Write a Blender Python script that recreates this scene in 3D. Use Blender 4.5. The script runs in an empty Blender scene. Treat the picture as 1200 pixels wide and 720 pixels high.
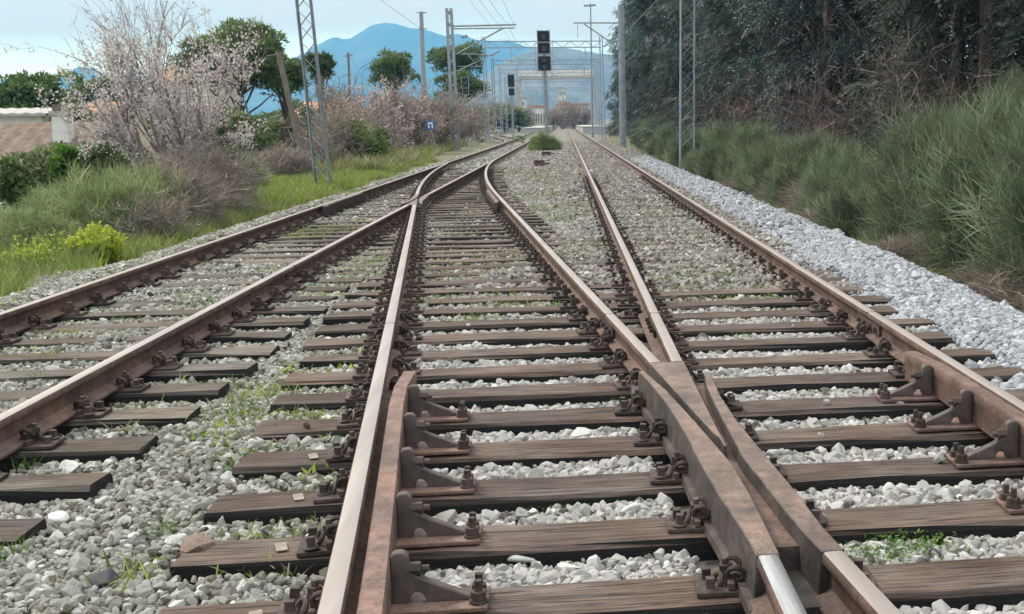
import bpy, bmesh, math, random
import numpy as np
from mathutils import Vector, Matrix
random.seed(7)
RNG = np.random.default_rng(11)
S = bpy.context.scene
COL = S.collection
R = math.radians

# ------------------------------------------------------------------ camera
F_PX, PITCH, ROLL, YAW, CX, CY = 1350.6, 0.1603, -0.0140, -0.1195, 829.6, 360.0
CAM = Vector((0, 0, 1.52))
fw = Vector((-math.sin(YAW)*math.cos(PITCH), math.cos(YAW)*math.cos(PITCH), -math.sin(PITCH)))
r0 = Vector((math.cos(YAW), math.sin(YAW), 0)); u0 = r0.cross(fw)
rt = r0*math.cos(ROLL) + u0*math.sin(ROLL); up = rt.cross(fw)
cd = bpy.data.cameras.new('camera'); cam = bpy.data.objects.new('camera', cd); COL.objects.link(cam)
cam.matrix_world = Matrix(((rt.x, up.x, -fw.x, CAM.x), (rt.y, up.y, -fw.y, CAM.y), (rt.z, up.z, -fw.z, CAM.z), (0, 0, 0, 1)))
cd.sensor_width = 36; cd.lens = F_PX/1200*36; cd.shift_x = (600-CX)/1200; cd.shift_y = 0
cd.clip_start = 0.05; cd.clip_end = 40000
S.camera = cam

def at(px, py, Y):
    """point on the vertical plane at distance Y along the tracks"""
    d = fw + rt*((px-CX)/F_PX) - up*((py-CY)/F_PX)
    return CAM + d*(Y/d.y)

# ------------------------------------------------------------------ sky, sun, exposure
SUN_EL, SUN_AZ = R(46), R(-48)      # azimuth from +Y towards +X
W = bpy.data.worlds.new('World'); S.world = W; W.use_nodes = True
nt = W.node_tree; nt.nodes.clear()
def wn(t, **k):
    n = nt.nodes.new(t)
    for a, b in k.items(): setattr(n, a, b)
    return n
out = wn('ShaderNodeOutputWorld'); bg = wn('ShaderNodeBackground'); bg.inputs[1].default_value = 0.13
sky = wn('ShaderNodeTexSky', sky_type='NISHITA', sun_disc=False, sun_elevation=SUN_EL, sun_rotation=SUN_AZ, air_density=0.6, dust_density=0.0, ozone_density=6.0)
tc = wn('ShaderNodeTexCoord'); sep = wn('ShaderNodeSeparateXYZ')
nt.links.new(tc.outputs['Generated'], sep.inputs[0])
# cloud deck: direction projected on a layer overhead, streaked towards the horizon
addz = wn('ShaderNodeMath', operation='ADD'); addz.inputs[1].default_value = 0.06
mx = wn('ShaderNodeMath', operation='MAXIMUM'); mx.inputs[1].default_value = 0.0
nt.links.new(sep.outputs['Z'], mx.inputs[0]); nt.links.new(mx.outputs[0], addz.inputs[0])
dx = wn('ShaderNodeMath', operation='DIVIDE'); dy = wn('ShaderNodeMath', operation='DIVIDE')
nt.links.new(sep.outputs['X'], dx.inputs[0]); nt.links.new(addz.outputs[0], dx.inputs[1])
nt.links.new(sep.outputs['Y'], dy.inputs[0]); nt.links.new(addz.outputs[0], dy.inputs[1])
cmb = wn('ShaderNodeCombineXYZ'); nt.links.new(dx.outputs[0], cmb.inputs[0]); nt.links.new(dy.outputs[0], cmb.inputs[1])
nz = wn('ShaderNodeTexNoise'); nz.inputs['Scale'].default_value = 0.42; nz.inputs['Detail'].default_value = 7; nz.inputs['Roughness'].default_value = 0.55
nt.links.new(cmb.outputs[0], nz.inputs['Vector'])
cov = wn('ShaderNodeMapRange', interpolation_type='SMOOTHSTEP'); cov.inputs[1].default_value = 0.30; cov.inputs[2].default_value = 0.62
nt.links.new(nz.outputs[0], cov.inputs[0])
deck = wn('ShaderNodeMapRange', interpolation_type='SMOOTHSTEP'); deck.inputs[1].default_value = 0.040; deck.inputs[2].default_value = 0.088; deck.inputs[3].default_value = 0.15; deck.inputs[4].default_value = 0.97
nt.links.new(sep.outputs['Z'], deck.inputs[0])
mul = wn('ShaderNodeMath', operation='MULTIPLY_ADD'); mul.inputs[1].default_value = 0.55; mul.use_clamp = True
nt.links.new(cov.outputs[0], mul.inputs[0])
dk2 = wn('ShaderNodeMath', operation='SUBTRACT'); dk2.inputs[1].default_value = 0.25
nt.links.new(deck.outputs[0], dk2.inputs[0]); nt.links.new(dk2.outputs[0], mul.inputs[2])
cl = wn('ShaderNodeMix', data_type='RGBA')
cl.inputs['A'].default_value = (6.4, 6.8, 7.2, 1); cl.inputs['B'].default_value = (9.4, 9.9, 10.4, 1)
nt.links.new(nz.outputs[0], cl.inputs['Factor'])
lum = wn('ShaderNodeMath', operation='MULTIPLY_ADD'); lum.inputs[1].default_value = .74; lum.inputs[2].default_value = .22
nt.links.new(mx.outputs[0], lum.inputs[0])
clv = wn('ShaderNodeVectorMath', operation='SCALE'); nt.links.new(cl.outputs['Result'], clv.inputs[0]); nt.links.new(lum.outputs[0], clv.inputs['Scale'])
mixs = wn('ShaderNodeMix', data_type='RGBA')
nt.links.new(mul.outputs[0], mixs.inputs['Factor']); nt.links.new(sky.outputs[0], mixs.inputs['A']); nt.links.new(clv.outputs[0], mixs.inputs['B'])
nt.links.new(mixs.outputs['Result'], bg.inputs[0]); nt.links.new(bg.outputs[0], out.inputs[0])

sd = bpy.data.lights.new('sun', 'SUN'); sd.energy = 1.5; sd.angle = R(14); sd.color = (1, 0.95, 0.88)
so = bpy.data.objects.new('sun', sd); COL.objects.link(so)
sdir = Vector((math.sin(SUN_AZ)*math.cos(SUN_EL), math.cos(SUN_AZ)*math.cos(SUN_EL), math.sin(SUN_EL)))
so.rotation_euler = (-sdir).to_track_quat('-Z', 'Y').to_euler()
S.view_settings.view_transform = 'Standard'; S.view_settings.look = 'None'
S.view_settings.exposure = 1.05; S.view_settings.gamma = 1.0; S.view_settings.use_curve_mapping = False
S.render.engine = 'CYCLES'
S.cycles.use_denoising = True
S.cycles.max_bounces = 8; S.cycles.diffuse_bounces = 3; S.cycles.transparent_max_bounces = 8; S.cycles.volume_bounces = 1
S.cycles.use_adaptive_sampling = True; S.cycles.adaptive_threshold = 0.015

# ------------------------------------------------------------------ helpers
def tag(o, label=None, cat=None, group=None, kind=None):
    if label: o['label'] = label
    if cat: o['category'] = cat
    if group: o['group'] = group
    if kind: o['kind'] = kind
    return o
def link(name, me, mats=None, parent=None, loc=None, rotz=None):
    o = bpy.data.objects.new(name, me); COL.objects.link(o)
    if me is not None and mats:
        for m in (mats if isinstance(mats, (list, tuple)) else [mats]):
            if m.name not in [x.name for x in me.materials if x]: me.materials.append(m)
    if parent is not None: o.parent = parent
    if loc is not None: o.location = loc
    if rotz is not None: o.rotation_euler = (0, 0, rotz)
    return o
def empty(name, loc=(0, 0, 0), rotz=0.0, label=None, cat=None, group=None):
    o = bpy.data.objects.new(name, None); COL.objects.link(o); o.location = loc; o.rotation_euler = (0, 0, rotz)
    o.empty_display_size = 0.2
    return tag(o, label, cat, group)
def np_mesh(name, V, quads=None, tris=None, tone=None, smooth=False, polys=None):
    V = np.asarray(V, np.float32).reshape(-1, 3); loops = []; starts = []; n = 0
    if quads is not None and len(quads):
        q = np.asarray(quads, np.int32).reshape(-1, 4); loops.append(q.ravel()); starts.append(np.arange(len(q))*4+n); n += q.size
    if tris is not None and len(tris):
        t = np.asarray(tris, np.int32).reshape(-1, 3); loops.append(t.ravel()); starts.append(np.arange(len(t))*3+n); n += t.size
    me = bpy.data.meshes.new(name)
    me.vertices.add(len(V)); me.vertices.foreach_set('co', V.ravel())
    L = np.concatenate(loops).astype(np.int32); st = np.concatenate(starts).astype(np.int32)
    me.loops.add(len(L)); me.loops.foreach_set('vertex_index', L)
    me.polygons.add(len(st)); me.polygons.foreach_set('loop_start', st)
    if smooth: me.polygons.foreach_set('use_smooth', np.ones(len(st), bool))
    if tone is not None:
        a = me.attributes.new('tone', 'FLOAT', 'POINT'); a.data.foreach_set('value', np.asarray(tone, np.float32).ravel())
    me.update(calc_edges=True); me.validate()
    return me

class MB:
    """collects simple solids into one mesh"""
    def __init__(s): s.v = []; s.f = []; s.m = []; s.mi = 0
    def add(s, vs, fs):
        b = len(s.v); s.v += [tuple(v) for v in vs]; s.f += [tuple(i+b for i in f) for f in fs]; s.m += [s.mi]*len(fs); return s
    def box(s, x0, x1, y0, y1, z0, z1):
        return s.add([(x0,y0,z0),(x1,y0,z0),(x1,y1,z0),(x0,y1,z0),(x0,y0,z1),(x1,y0,z1),(x1,y1,z1),(x0,y1,z1)],
                     [(3,2,1,0),(4,5,6,7),(0,1,5,4),(1,2,6,5),(2,3,7,6),(3,0,4,7)])
    def bar(s, a, b, w, h=None, upv=(0,0,1)):
        a = Vector(a); b = Vector(b); d = (b-a).normalized(); u = Vector(upv)
        if abs(d.dot(u)) > .98: u = Vector((1,0,0))
        x = d.cross(u).normalized()*w/2; y = x.cross(d).normalized()*(h or w)/2
        return s.add([a-x-y,a+x-y,a+x+y,a-x+y,b-x-y,b+x-y,b+x+y,b-x+y], [(3,2,1,0),(4,5,6,7),(0,1,5,4),(1,2,6,5),(2,3,7,6),(3,0,4,7)])
    def cyl(s, a, b, r, r2=None, n=8, caps=True):
        a = Vector(a); b = Vector(b); d = (b-a).normalized(); u = Vector((0,0,1)) if abs(d.z) < .9 else Vector((1,0,0))
        x = d.cross(u).normalized(); y = d.cross(x); r2 = r if r2 is None else r2
        vs = [a+(x*math.cos(t)+y*math.sin(t))*r for t in [2*math.pi*i/n for i in range(n)]]+[b+(x*math.cos(t)+y*math.sin(t))*r2 for t in [2*math.pi*i/n for i in range(n)]]
        fs = [(i,(i+1)%n,n+(i+1)%n,n+i) for i in range(n)]
        if caps: fs += [tuple(range(n-1,-1,-1)), tuple(range(n,2*n))]
        return s.add(vs, fs)
    def torus(s, c, ax, R_, r, n=10, k=5):
        c = Vector(c); ax = Vector(ax).normalized(); u = ax.orthogonal().normalized(); w = ax.cross(u); vs = []; fs = []
        for i in range(n):
            t = 2*math.pi*i/n; d = u*math.cos(t)+w*math.sin(t)
            for j in range(k):
                p = 2*math.pi*j/k; vs.append(c+d*(R_+r*math.cos(p))+ax*r*math.sin(p))
        for i in range(n):
            for j in range(k): fs.append((i*k+j, ((i+1)%n)*k+j, ((i+1)%n)*k+(j+1)%k, i*k+(j+1)%k))
        return s.add(vs, fs)
    def prism(s, poly, y0, y1):
        """polygon in x-z (counter-clockwise seen from -y) extruded along y"""
        n = len(poly); vs = [(x,y0,z) for x,z in poly]+[(x,y1,z) for x,z in poly]
        return s.add(vs, [tuple(range(n)), tuple(range(2*n-1,n-1,-1))]+[((i+1)%n,i,n+i,n+(i+1)%n) for i in range(n)])
    def slab(s, poly, z0, z1):
        """polygon in x-y (counter-clockwise from above) extruded in z"""
        n = len(poly); vs = [(x,y,z0) for x,y in poly]+[(x,y,z1) for x,y in poly]
        return s.add(vs, [tuple(range(n-1,-1,-1)), tuple(range(n,2*n))]+[(i,(i+1)%n,n+(i+1)%n,n+i) for i in range(n)])
    def mesh(s, name, smooth=None, bevel=0):
        me = bpy.data.meshes.new(name); me.from_pydata(s.v, [], s.f)
        me.polygons.foreach_set('material_index', s.m)
        if bevel:
            bm = bmesh.new(); bm.from_mesh(me); bmesh.ops.bevel(bm, geom=[e for e in bm.edges if e.is_manifold and e.calc_face_angle(0) > .6], offset=bevel, segments=1, affect='EDGES', profile=.6, clamp_overlap=True); bm.to_mesh(me); bm.free()
        if smooth:
            me.polygons.foreach_set('use_smooth', [True]*len(me.polygons)); me.set_sharp_from_angle(angle=R(smooth))
        me.update(); return me
    def build(s, name, mats, parent=None, loc=None, smooth=None, bevel=0):
        return link(name, s.mesh(name, smooth, bevel), mats, parent, loc)

# ------------------------------------------------------------------ materials
def newmat(name):
    m = bpy.data.materials.new(name); m.use_nodes = True; t = m.node_tree; t.nodes.clear()
    o = t.nodes.new('ShaderNodeOutputMaterial'); b = t.nodes.new('ShaderNodeBsdfPrincipled'); t.links.new(b.outputs[0], o.inputs[0])
    return m, t, b
def ramp(t, src, stops):
    r_ = t.nodes.new('ShaderNodeValToRGB'); e = r_.color_ramp.elements
    while len(e) < len(stops): e.new(0.5)
    for i, (p, c) in enumerate(stops): e[i].position = p; e[i].color = (*c, 1)
    t.links.new(src, r_.inputs[0]); return r_.outputs[0]
def noise(t, scale, detail=5, rough=.6, stretch=None, coord='Object', seed_from_object=False):
    c = t.nodes.new('ShaderNodeTexCoord'); n = t.nodes.new('ShaderNodeTexNoise'); v = c.outputs[coord]
    if coord == 'World':
        pass
    if stretch or seed_from_object:
        mp = t.nodes.new('ShaderNodeMapping'); mp.inputs['Scale'].default_value = stretch or (1, 1, 1); t.links.new(v, mp.inputs[0]); v = mp.outputs[0]
        if seed_from_object:
            oi = t.nodes.new('ShaderNodeObjectInfo'); ml = t.nodes.new('ShaderNodeMath'); ml.operation = 'MULTIPLY'; ml.inputs[1].default_value = 37
            t.links.new(oi.outputs['Random'], ml.inputs[0]); t.links.new(ml.outputs[0], mp.inputs['Location'])
    t.links.new(v, n.inputs['Vector']); n.inputs['Scale'].default_value = scale; n.inputs['Detail'].default_value = detail; n.inputs['Roughness'].default_value = rough
    return n.outputs[0]
def mixc(t, a, b, f, mode='MIX'):
    m = t.nodes.new('ShaderNodeMix'); m.data_type = 'RGBA'; m.blend_type = mode
    for sock, v in (('A', a), ('B', b), ('Factor', f)):
        if isinstance(v, (tuple, list)): m.inputs[sock].default_value = (*v, 1)
        elif isinstance(v, (int, float)): m.inputs[sock].default_value = v
        else: t.links.new(v, m.inputs[sock])
    return m.outputs['Result']
def bump(t, b, h, strength=.3, dist=.01):
    n = t.nodes.new('ShaderNodeBump'); n.inputs['Strength'].default_value = strength; n.inputs['Distance'].default_value = dist
    t.links.new(h, n.inputs['Height']); t.links.new(n.outputs[0], b.inputs['Normal'])
def pmat(name, c1, c2, scale=8, rough=.8, bmp=.25, dist=.01, stretch=None, metallic=0, lo=.35, hi=.65, seed=False, objvar=0, mottle=0):
    m, t, b = newmat(name); n = noise(t, scale, stretch=stretch, seed_from_object=seed)
    c = ramp(t, n, [(lo, c1), (hi, c2)])
    if mottle:
        n9 = noise(t, 2.3, 6, .7); n8 = noise(t, 55, 4, .7)
        c = mixc(t, c, ramp(t, n9, [(.36, (.52, .50, .50)), (.50, (1, .98, .96)), (.64, (1.45, 1.25, 1.08))]), mottle, 'MULTIPLY')
        c = mixc(t, c, ramp(t, n8, [(.34, (.45, .42, .40)), (.48, (1, 1, 1)), (.70, (1.3, 1.22, 1.15))]), mottle, 'MULTIPLY'); n = n8
    if objvar:
        oi = t.nodes.new('ShaderNodeObjectInfo'); mr = t.nodes.new('ShaderNodeMapRange'); mr.inputs[3].default_value = 1-objvar; mr.inputs[4].default_value = 1+objvar
        t.links.new(oi.outputs['Random'], mr.inputs[0]); hs = t.nodes.new('ShaderNodeHueSaturation'); t.links.new(mr.outputs[0], hs.inputs['Value']); t.links.new(c, hs.inputs['Color']); c = hs.outputs[0]
    t.links.new(c, b.inputs['Base Color']); b.inputs['Roughness'].default_value = rough; b.inputs['Metallic'].default_value = metallic
    if bmp: bump(t, b, n, bmp, dist)
    return m
def foliage(name, dark, light, third=None, trans=.3, rough=.6, objvar=.12):
    """leaf material: colour varies leaf by leaf through the tone attribute"""
    m = bpy.data.materials.new(name); m.use_nodes = True; t = m.node_tree; t.nodes.clear()
    o = t.nodes.new('ShaderNodeOutputMaterial'); a = t.nodes.new('ShaderNodeAttribute'); a.attribute_name = 'tone'
    st = [(0, dark), (.75, light)] + ([(1, third)] if third else [])
    c = ramp(t, a.outputs['Fac'], st)
    oi = t.nodes.new('ShaderNodeObjectInfo'); mr = t.nodes.new('ShaderNodeMapRange'); mr.inputs[3].default_value = 1-objvar; mr.inputs[4].default_value = 1+objvar
    t.links.new(oi.outputs['Random'], mr.inputs[0]); hs = t.nodes.new('ShaderNodeHueSaturation'); t.links.new(mr.outputs[0], hs.inputs['Value']); t.links.new(c, hs.inputs['Color'])
    d = t.nodes.new('ShaderNodeBsdfPrincipled'); d.inputs['Roughness'].default_value = rough; d.inputs['Specular IOR Level'].default_value = .25
    tr = t.nodes.new('ShaderNodeBsdfTranslucent'); mx_ = t.nodes.new('ShaderNodeMixShader'); mx_.inputs[0].default_value = trans
    t.links.new(hs.outputs[0], d.inputs['Base Color']); t.links.new(hs.outputs[0], tr.inputs['Color'])
    t.links.new(d.outputs[0], mx_.inputs[1]); t.links.new(tr.outputs[0], mx_.inputs[2]); t.links.new(mx_.outputs[0], o.inputs[0])
    return m

def wood_mat(name='sleeper_timber', gain=1.0, warm=(1, 1, 1)):
    m, t, b = newmat(name)
    g = noise(t, 3.2, 8, .7, (1.2, 22, 22), seed_from_object=True)          # grain along the timber
    g2 = noise(t, 2.0, 4, .6, (.9, 1.2, 1.2), seed_from_object=True)        # weathered patches
    c1 = ramp(t, g, [(.30, (.034, .028, .025)), (.47, (.112, .096, .086)), (.68, (.200, .182, .168))])
    c2 = ramp(t, g, [(.30, (.030, .021, .017)), (.50, (.100, .072, .058)), (.72, (.185, .142, .116))])
    ck = noise(t, 5.0, 3, .5, (.55, 16, 16), seed_from_object=True)         # long drying cracks
    ckr = ramp(t, ck, [(.36, (.18, .16, .15)), (.43, (1, 1, 1))])
    p = ramp(t, g2, [(.42, (0, 0, 0)), (.60, (1, 1, 1))])
    c = mixc(t, mixc(t, c1, c2, p), ckr, 1.0, 'MULTIPLY')
    oi = t.nodes.new('ShaderNodeObjectInfo'); mr = t.nodes.new('ShaderNodeMapRange'); mr.inputs[3].default_value = .72; mr.inputs[4].default_value = 1.15
    t.links.new(oi.outputs['Random'], mr.inputs[0]); hs = t.nodes.new('ShaderNodeHueSaturation'); t.links.new(mr.outputs[0], hs.inputs['Value']); t.links.new(c, hs.inputs['Color'])
    # side faces black: creosote, plus shade put into the colour below the top
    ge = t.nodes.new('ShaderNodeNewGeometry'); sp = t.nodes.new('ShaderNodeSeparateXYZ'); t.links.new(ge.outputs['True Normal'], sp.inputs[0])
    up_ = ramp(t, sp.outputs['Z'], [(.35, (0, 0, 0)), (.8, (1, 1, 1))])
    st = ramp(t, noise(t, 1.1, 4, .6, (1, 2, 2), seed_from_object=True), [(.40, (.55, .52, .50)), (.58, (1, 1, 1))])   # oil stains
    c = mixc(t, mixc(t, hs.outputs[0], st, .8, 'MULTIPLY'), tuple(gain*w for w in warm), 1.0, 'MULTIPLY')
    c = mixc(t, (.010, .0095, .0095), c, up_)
    t.links.new(c, b.inputs['Base Color']); b.inputs['Roughness'].default_value = .85
    bump(t, b, g, .9, .02); return m
def stone_mat(name, stops, moss=None, mossfac=.0):
    m, t, b = newmat(name)
    a = t.nodes.new('ShaderNodeAttribute'); a.attribute_type = 'INSTANCER'; a.attribute_name = 'tone'
    c = ramp(t, a.outputs['Fac'], stops)
    n = noise(t, 28, 5, .65); c = mixc(t, c, ramp(t, n, [(.3, (.42, .42, .42)), (.65, (1, 1, 1))]), .75, 'MULTIPLY')
    if moss:
        n2 = noise(t, 9, 3); f = ramp(t, n2, [(.5, (0, 0, 0)), (.68, (1, 1, 1))]); g = t.nodes.new('ShaderNodeMath'); g.operation = 'MULTIPLY'; g.inputs[1].default_value = mossfac
        t.links.new(f, g.inputs[0]); c = mixc(t, c, moss, g.outputs[0])
    t.links.new(c, b.inputs['Base Color']); b.inputs['Roughness'].default_value = .9; b.inputs['Specular IOR Level'].default_value = .3
    bump(t, b, n, .4, .006); return m

M = {}
M['wood'] = wood_mat('sleeper_timber', 1.28, (1.06, .95, .89)); M['wood_grey'] = wood_mat('grey_sleeper_timber', 1.4, (.97, .98, .93))
M['rust'] = pmat('rusty_rail_side', (.072, .045, .036), (.150, .098, .080), 9, .75, .3, .004, mottle=.8)
M['rust_dark'] = pmat('rusty_fastening', (.030, .022, .019), (.090, .062, .051), 24, .7, .4, .004, objvar=.4)
M['rust_red'] = pmat('rusty_check_rail', (.105, .066, .054), (.185, .124, .106), 11, .65, .35, .004, mottle=.8)
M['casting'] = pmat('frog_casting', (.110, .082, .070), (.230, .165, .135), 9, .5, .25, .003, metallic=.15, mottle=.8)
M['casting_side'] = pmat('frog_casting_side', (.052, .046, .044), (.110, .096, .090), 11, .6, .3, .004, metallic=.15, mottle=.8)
M['rail_top'] = pmat('worn_rail_head', (.300, .262, .240), (.390, .350, .325), 3, .48, .05, .002, stretch=(5, .25, 1), metallic=.25)
M['rail_shine'] = pmat('polished_rail_head', (.50, .49, .48), (.70, .69, .68), 6, .22, .06, .002, stretch=(10, .4, 1), metallic=.8)
M['steel'] = pmat('galvanised_steel', (.23, .26, .29), (.36, .39, .42), 3, .55, .05, .002, metallic=.3)
M['steel_blue'] = pmat('blue_grey_steel', (.20, .26, .33), (.32, .39, .47), 2, .6, .05, .002)  # blue-grey tint also puts distance haze into the colour of the far gantries
M['concrete'] = pmat('pale_concrete', (.33, .33, .32), (.48, .47, .45), 2.5, .9, .2, .01)
M['bark'] = pmat('grey_brown_bark', (.065, .052, .044), (.160, .135, .115), 12, .9, .5, .02, stretch=(1, 1, .3))
M['bark_pale'] = pmat('pale_grey_bark', (.13, .115, .105), (.27, .245, .225), 12, .9, .4, .02, stretch=(1, 1, .3))
M['pole_wood'] = pmat('weathered_pole_wood', (.12, .10, .085), (.25, .22, .19), 6, .9, .4, .01, stretch=(6, 6, .4))
M['black'] = pmat('matt_black_board', (.010, .011, .012), (.022, .024, .026), 5, .6, 0)
M['glass'] = pmat('dark_window_glass', (.02, .025, .03), (.05, .06, .07), 2, .1, 0)
M['white'] = pmat('white_render', (.62, .61, .58), (.76, .75, .72), 1.5, .9, .1, .01)
M['cream'] = pmat('cream_render', (.44, .38, .30), (.56, .50, .41), 1.5, .9, .1, .01)
M['pink'] = pmat('ochre_render', (.50, .38, .28), (.60, .48, .36), 1.5, .9, .1, .01)
M['tile_red'] = pmat('orange_clay_tiles', (.34, .15, .085), (.52, .28, .17), 2.5, .85, .2, .02)
M['tile_old'] = pmat('mossy_old_tiles', (.10, .075, .06), (.21, .15, .118), 3.5, .9, .2, .02)
M['blue_sign'] = pmat('blue_enamel', (.02, .12, .42), (.03, .16, .50), 3, .4, 0)
M['white_paint'] = pmat('white_paint', (.75, .75, .74), (.82, .82, .81), 3, .5, 0)
M['wire'] = pmat('dark_copper_wire', (.06, .06, .06), (.10, .10, .10), 3, .6, 0)
M['bed'] = pmat('ballast_fines', (.055, .052, .044), (.17, .165, .145), 14, .95, .6, .03)
M['stone_pale'] = stone_mat('pale_limestone', [(0, (.15, .135, .12)), (.2, (.30, .285, .265)), (.5, (.43, .42, .40)), (.8, (.54, .535, .515)), (1, (.66, .655, .64))])
M['stone_grey'] = stone_mat('lichen_grey_stone', [(0, (.10, .085, .072)), (.12, (.20, .17, .145)), (.3, (.27, .262, .235)), (.65, (.40, .395, .36)), (.86, (.52, .515, .485)), (1, (.72, .71, .69))], (.21, .24, .12), .5)
M['stone_fresh'] = stone_mat('fresh_crushed_stone', [(0, (.24, .25, .27)), (.4, (.40, .42, .45)), (1, (.58, .61, .65))])
M['stone_warm'] = stone_mat('tan_ballast', [(0, (.13, .112, .095)), (.35, (.27, .25, .222)), (.7, (.38, .36, .33)), (.92, (.47, .45, .42)), (1, (.62, .60, .57))])
M['broom'] = foliage('broom_stems', (.13, .105, .075), (.255, .325, .200), (.46, .51, .35), .38)
for e_ in [n_ for n_ in M['broom'].node_tree.nodes if n_.type == 'VALTORGB']:
    k_ = e_.color_ramp.elements.new(.14); k_.color = (.085, .125, .075, 1)
M['broom_grey'] = foliage('grey_broom_stems', (.13, .18, .075), (.330, .410, .185), (.50, .54, .31), .38)
M['dry'] = foliage('dry_stems', (.150, .125, .105), (.350, .305, .260), (.52, .47, .40), .2)
M['twig_red'] = foliage('reddish_twigs', (.085, .058, .052), (.200, .140, .128), (.33, .26, .235), .05)
M['twig_pink'] = foliage('budding_pink_twigs', (.15, .125, .100), (.34, .290, .240), (.54, .475, .41), .1)
M['conifer'] = foliage('conifer_sprays', (.028, .046, .041), (.098, .135, .118), (.175, .220, .180), .25)
M['conifer_b'] = foliage('conifer_sprays_grey', (.040, .058, .048), (.130, .165, .135), (.22, .26, .20), .25)
M['conifer_c'] = foliage('conifer_sprays_blue', (.024, .040, .042), (.085, .120, .118), (.15, .195, .18), .25)
M['pine'] = foliage('pine_needles', (.055, .092, .036), (.165, .235, .088), (.28, .36, .14), .35)
M['oak'] = foliage('evergreen_leaves', (.045, .085, .032), (.135, .205, .075), (.24, .33, .12), .3)
M['shrub'] = foliage('mixed_shrub_leaves', (.075, .100, .040), (.210, .260, .115), (.34, .36, .21), .25)
M['fresh'] = foliage('fresh_green_leaves', (.10, .15, .05), (.24, .33, .10), (.36, .42, .18), .3)
M['lime'] = foliage('spurge_leaves', (.14, .20, .03), (.36, .46, .055), (.56, .62, .10), .3)
M['grass'] = foliage('verge_grass', (.085, .135, .035), (.280, .350, .110), (.48, .47, .26), .38)
M['weed'] = foliage('weed_leaves', (.045, .110, .018), (.130, .250, .045), (.26, .36, .10), .3)
M['blossom'] = foliage('almond_petals', (.50, .44, .43), (.72, .67, .66), (.84, .81, .80), .35, objvar=.05)
M['terrain'] = None

# ------------------------------------------------------------------ terrain
def smooth01(a, b, x): 
    t = np.clip((x-a)/(b-a), 0, 1); return t*t*(3-2*t)
def ground_z(x, y):
    x = np.asarray(x, float); y = np.asarray(y, float)
    z = -0.30 + 0*x
    z = z - 3.2*smooth01(10, 26, -x)*smooth01(240, 150, y)          # land falls away towards the houses
    z = z + 0.55*smooth01(4.0, 7.5, x)*smooth01(160, 90, y)         # low bank under the broom
    z = z + 0.05*np.sin(x*1.3+y*.37)*np.sin(y*.9-x*.5)
    z = z + 70*smooth01(1500, 3400, y)*(.45+.55*np.sin(x*.0012+.6)**2)*smooth01(-400, 900, x+.2*y)
    return z
xs = np.concatenate([-np.geomspace(7000, 12, 40), np.linspace(-11.5, 11.5, 70), np.geomspace(12, 7000, 40)])
ys = np.concatenate([[-300, -60, -20], np.linspace(-8, 60, 120), np.geomspace(61, 7300, 110)])
GX, GY = np.meshgrid(xs, ys); GZ = ground_z(GX, GY)
GZ = np.where((GX > -5.4) & (GX < 3.6) & (GY < 340), np.minimum(GZ, -0.32), GZ)
nx, ny = len(xs), len(ys)
idx = np.arange(nx*ny).reshape(ny, nx)
gq = np.stack([idx[:-1, :-1], idx[:-1, 1:], idx[1:, 1:], idx[1:, :-1]], -1).reshape(-1, 4)
m, t, b = newmat('earth_and_grass')
n1 = noise(t, .35, 6, .6); n2 = noise(t, 5, 5, .7)
c = mixc(t, ramp(t, n1, [(.38, (.110, .130, .050)), (.62, (.180, .165, .105))]), ramp(t, n2, [(.3, (.55, .55, .5)), (.7, (1.1, 1.1, 1.05))]), .8, 'MULTIPLY')
t.links.new(c, b.inputs['Base Color']); b.inputs['Roughness'].default_value = .95; bump(t, b, n2, .6, .05)
tag(link('ground', np_mesh('ground', np.stack([GX, GY, GZ], -1), gq, smooth=True), m), kind='structure')

# blue mountains behind the valley
def mountain(name, prof, Y, depth, amp, seed, mat):
    rg = np.random.default_rng(seed); px = np.array([a for a, b in prof], float); py = np.array([b for a, b in prof], float)
    gx = np.linspace(px[0], px[-1], 260); gy = np.interp(gx, px, py)+rg.normal(0, .45, 260)
    top = np.array([at(a, b_, Y) for a, b_ in zip(gx, gy)])
    rows = []; K = 34
    ph = rg.uniform(0, 6, 12)
    for k in range(K):
        s = k/(K-1); v = s*2-1                     # front foot .. ridge .. back foot
        fall = (1-abs(v))**1.15
        rug = sum(np.sin(top[:, 0]*.0045*(1.8**i)+ph[i]+v*4*(1.4**i)+1.5*np.sin(v*6+ph[i]))*.58**i for i in range(7))*amp*2.2*(1-fall+.06)*min(1, fall*6)
        z = -40 + (top[:, 2]+40)*fall + rug
        rows.append(np.stack([top[:, 0], top[:, 1]+v*depth, z], -1))
    Vv = np.stack(rows); n_ = len(gx); ix = np.arange(K*n_).reshape(K, n_)
    q = np.stack([ix[:-1, :-1], ix[:-1, 1:], ix[1:, 1:], ix[1:, :-1]], -1).reshape(-1, 4)
    return tag(link(name, np_mesh(name, Vv, q, smooth=True), mat), kind='structure')
M['forest_far'] = pmat('haze_blue_wooded_slopes', (.016, .045, .085), (.034, .080, .125), .006, .95, 0)  # dark forest with part of the distance haze put into its blue colour
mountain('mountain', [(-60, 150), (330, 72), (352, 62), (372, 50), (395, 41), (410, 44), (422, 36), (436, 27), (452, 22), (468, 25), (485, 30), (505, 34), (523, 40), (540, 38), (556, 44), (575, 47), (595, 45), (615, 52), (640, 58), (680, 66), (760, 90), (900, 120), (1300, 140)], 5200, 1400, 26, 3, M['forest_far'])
mountain('mountain', [(-400, 140), (-120, 110), (0, 90), (35, 89), (60, 94), (78, 87), (97, 75), (112, 80), (130, 88), (160, 84), (200, 90), (250, 96), (330, 118), (420, 140)], 5600, 1500, 22, 5, M['forest_far'])
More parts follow.
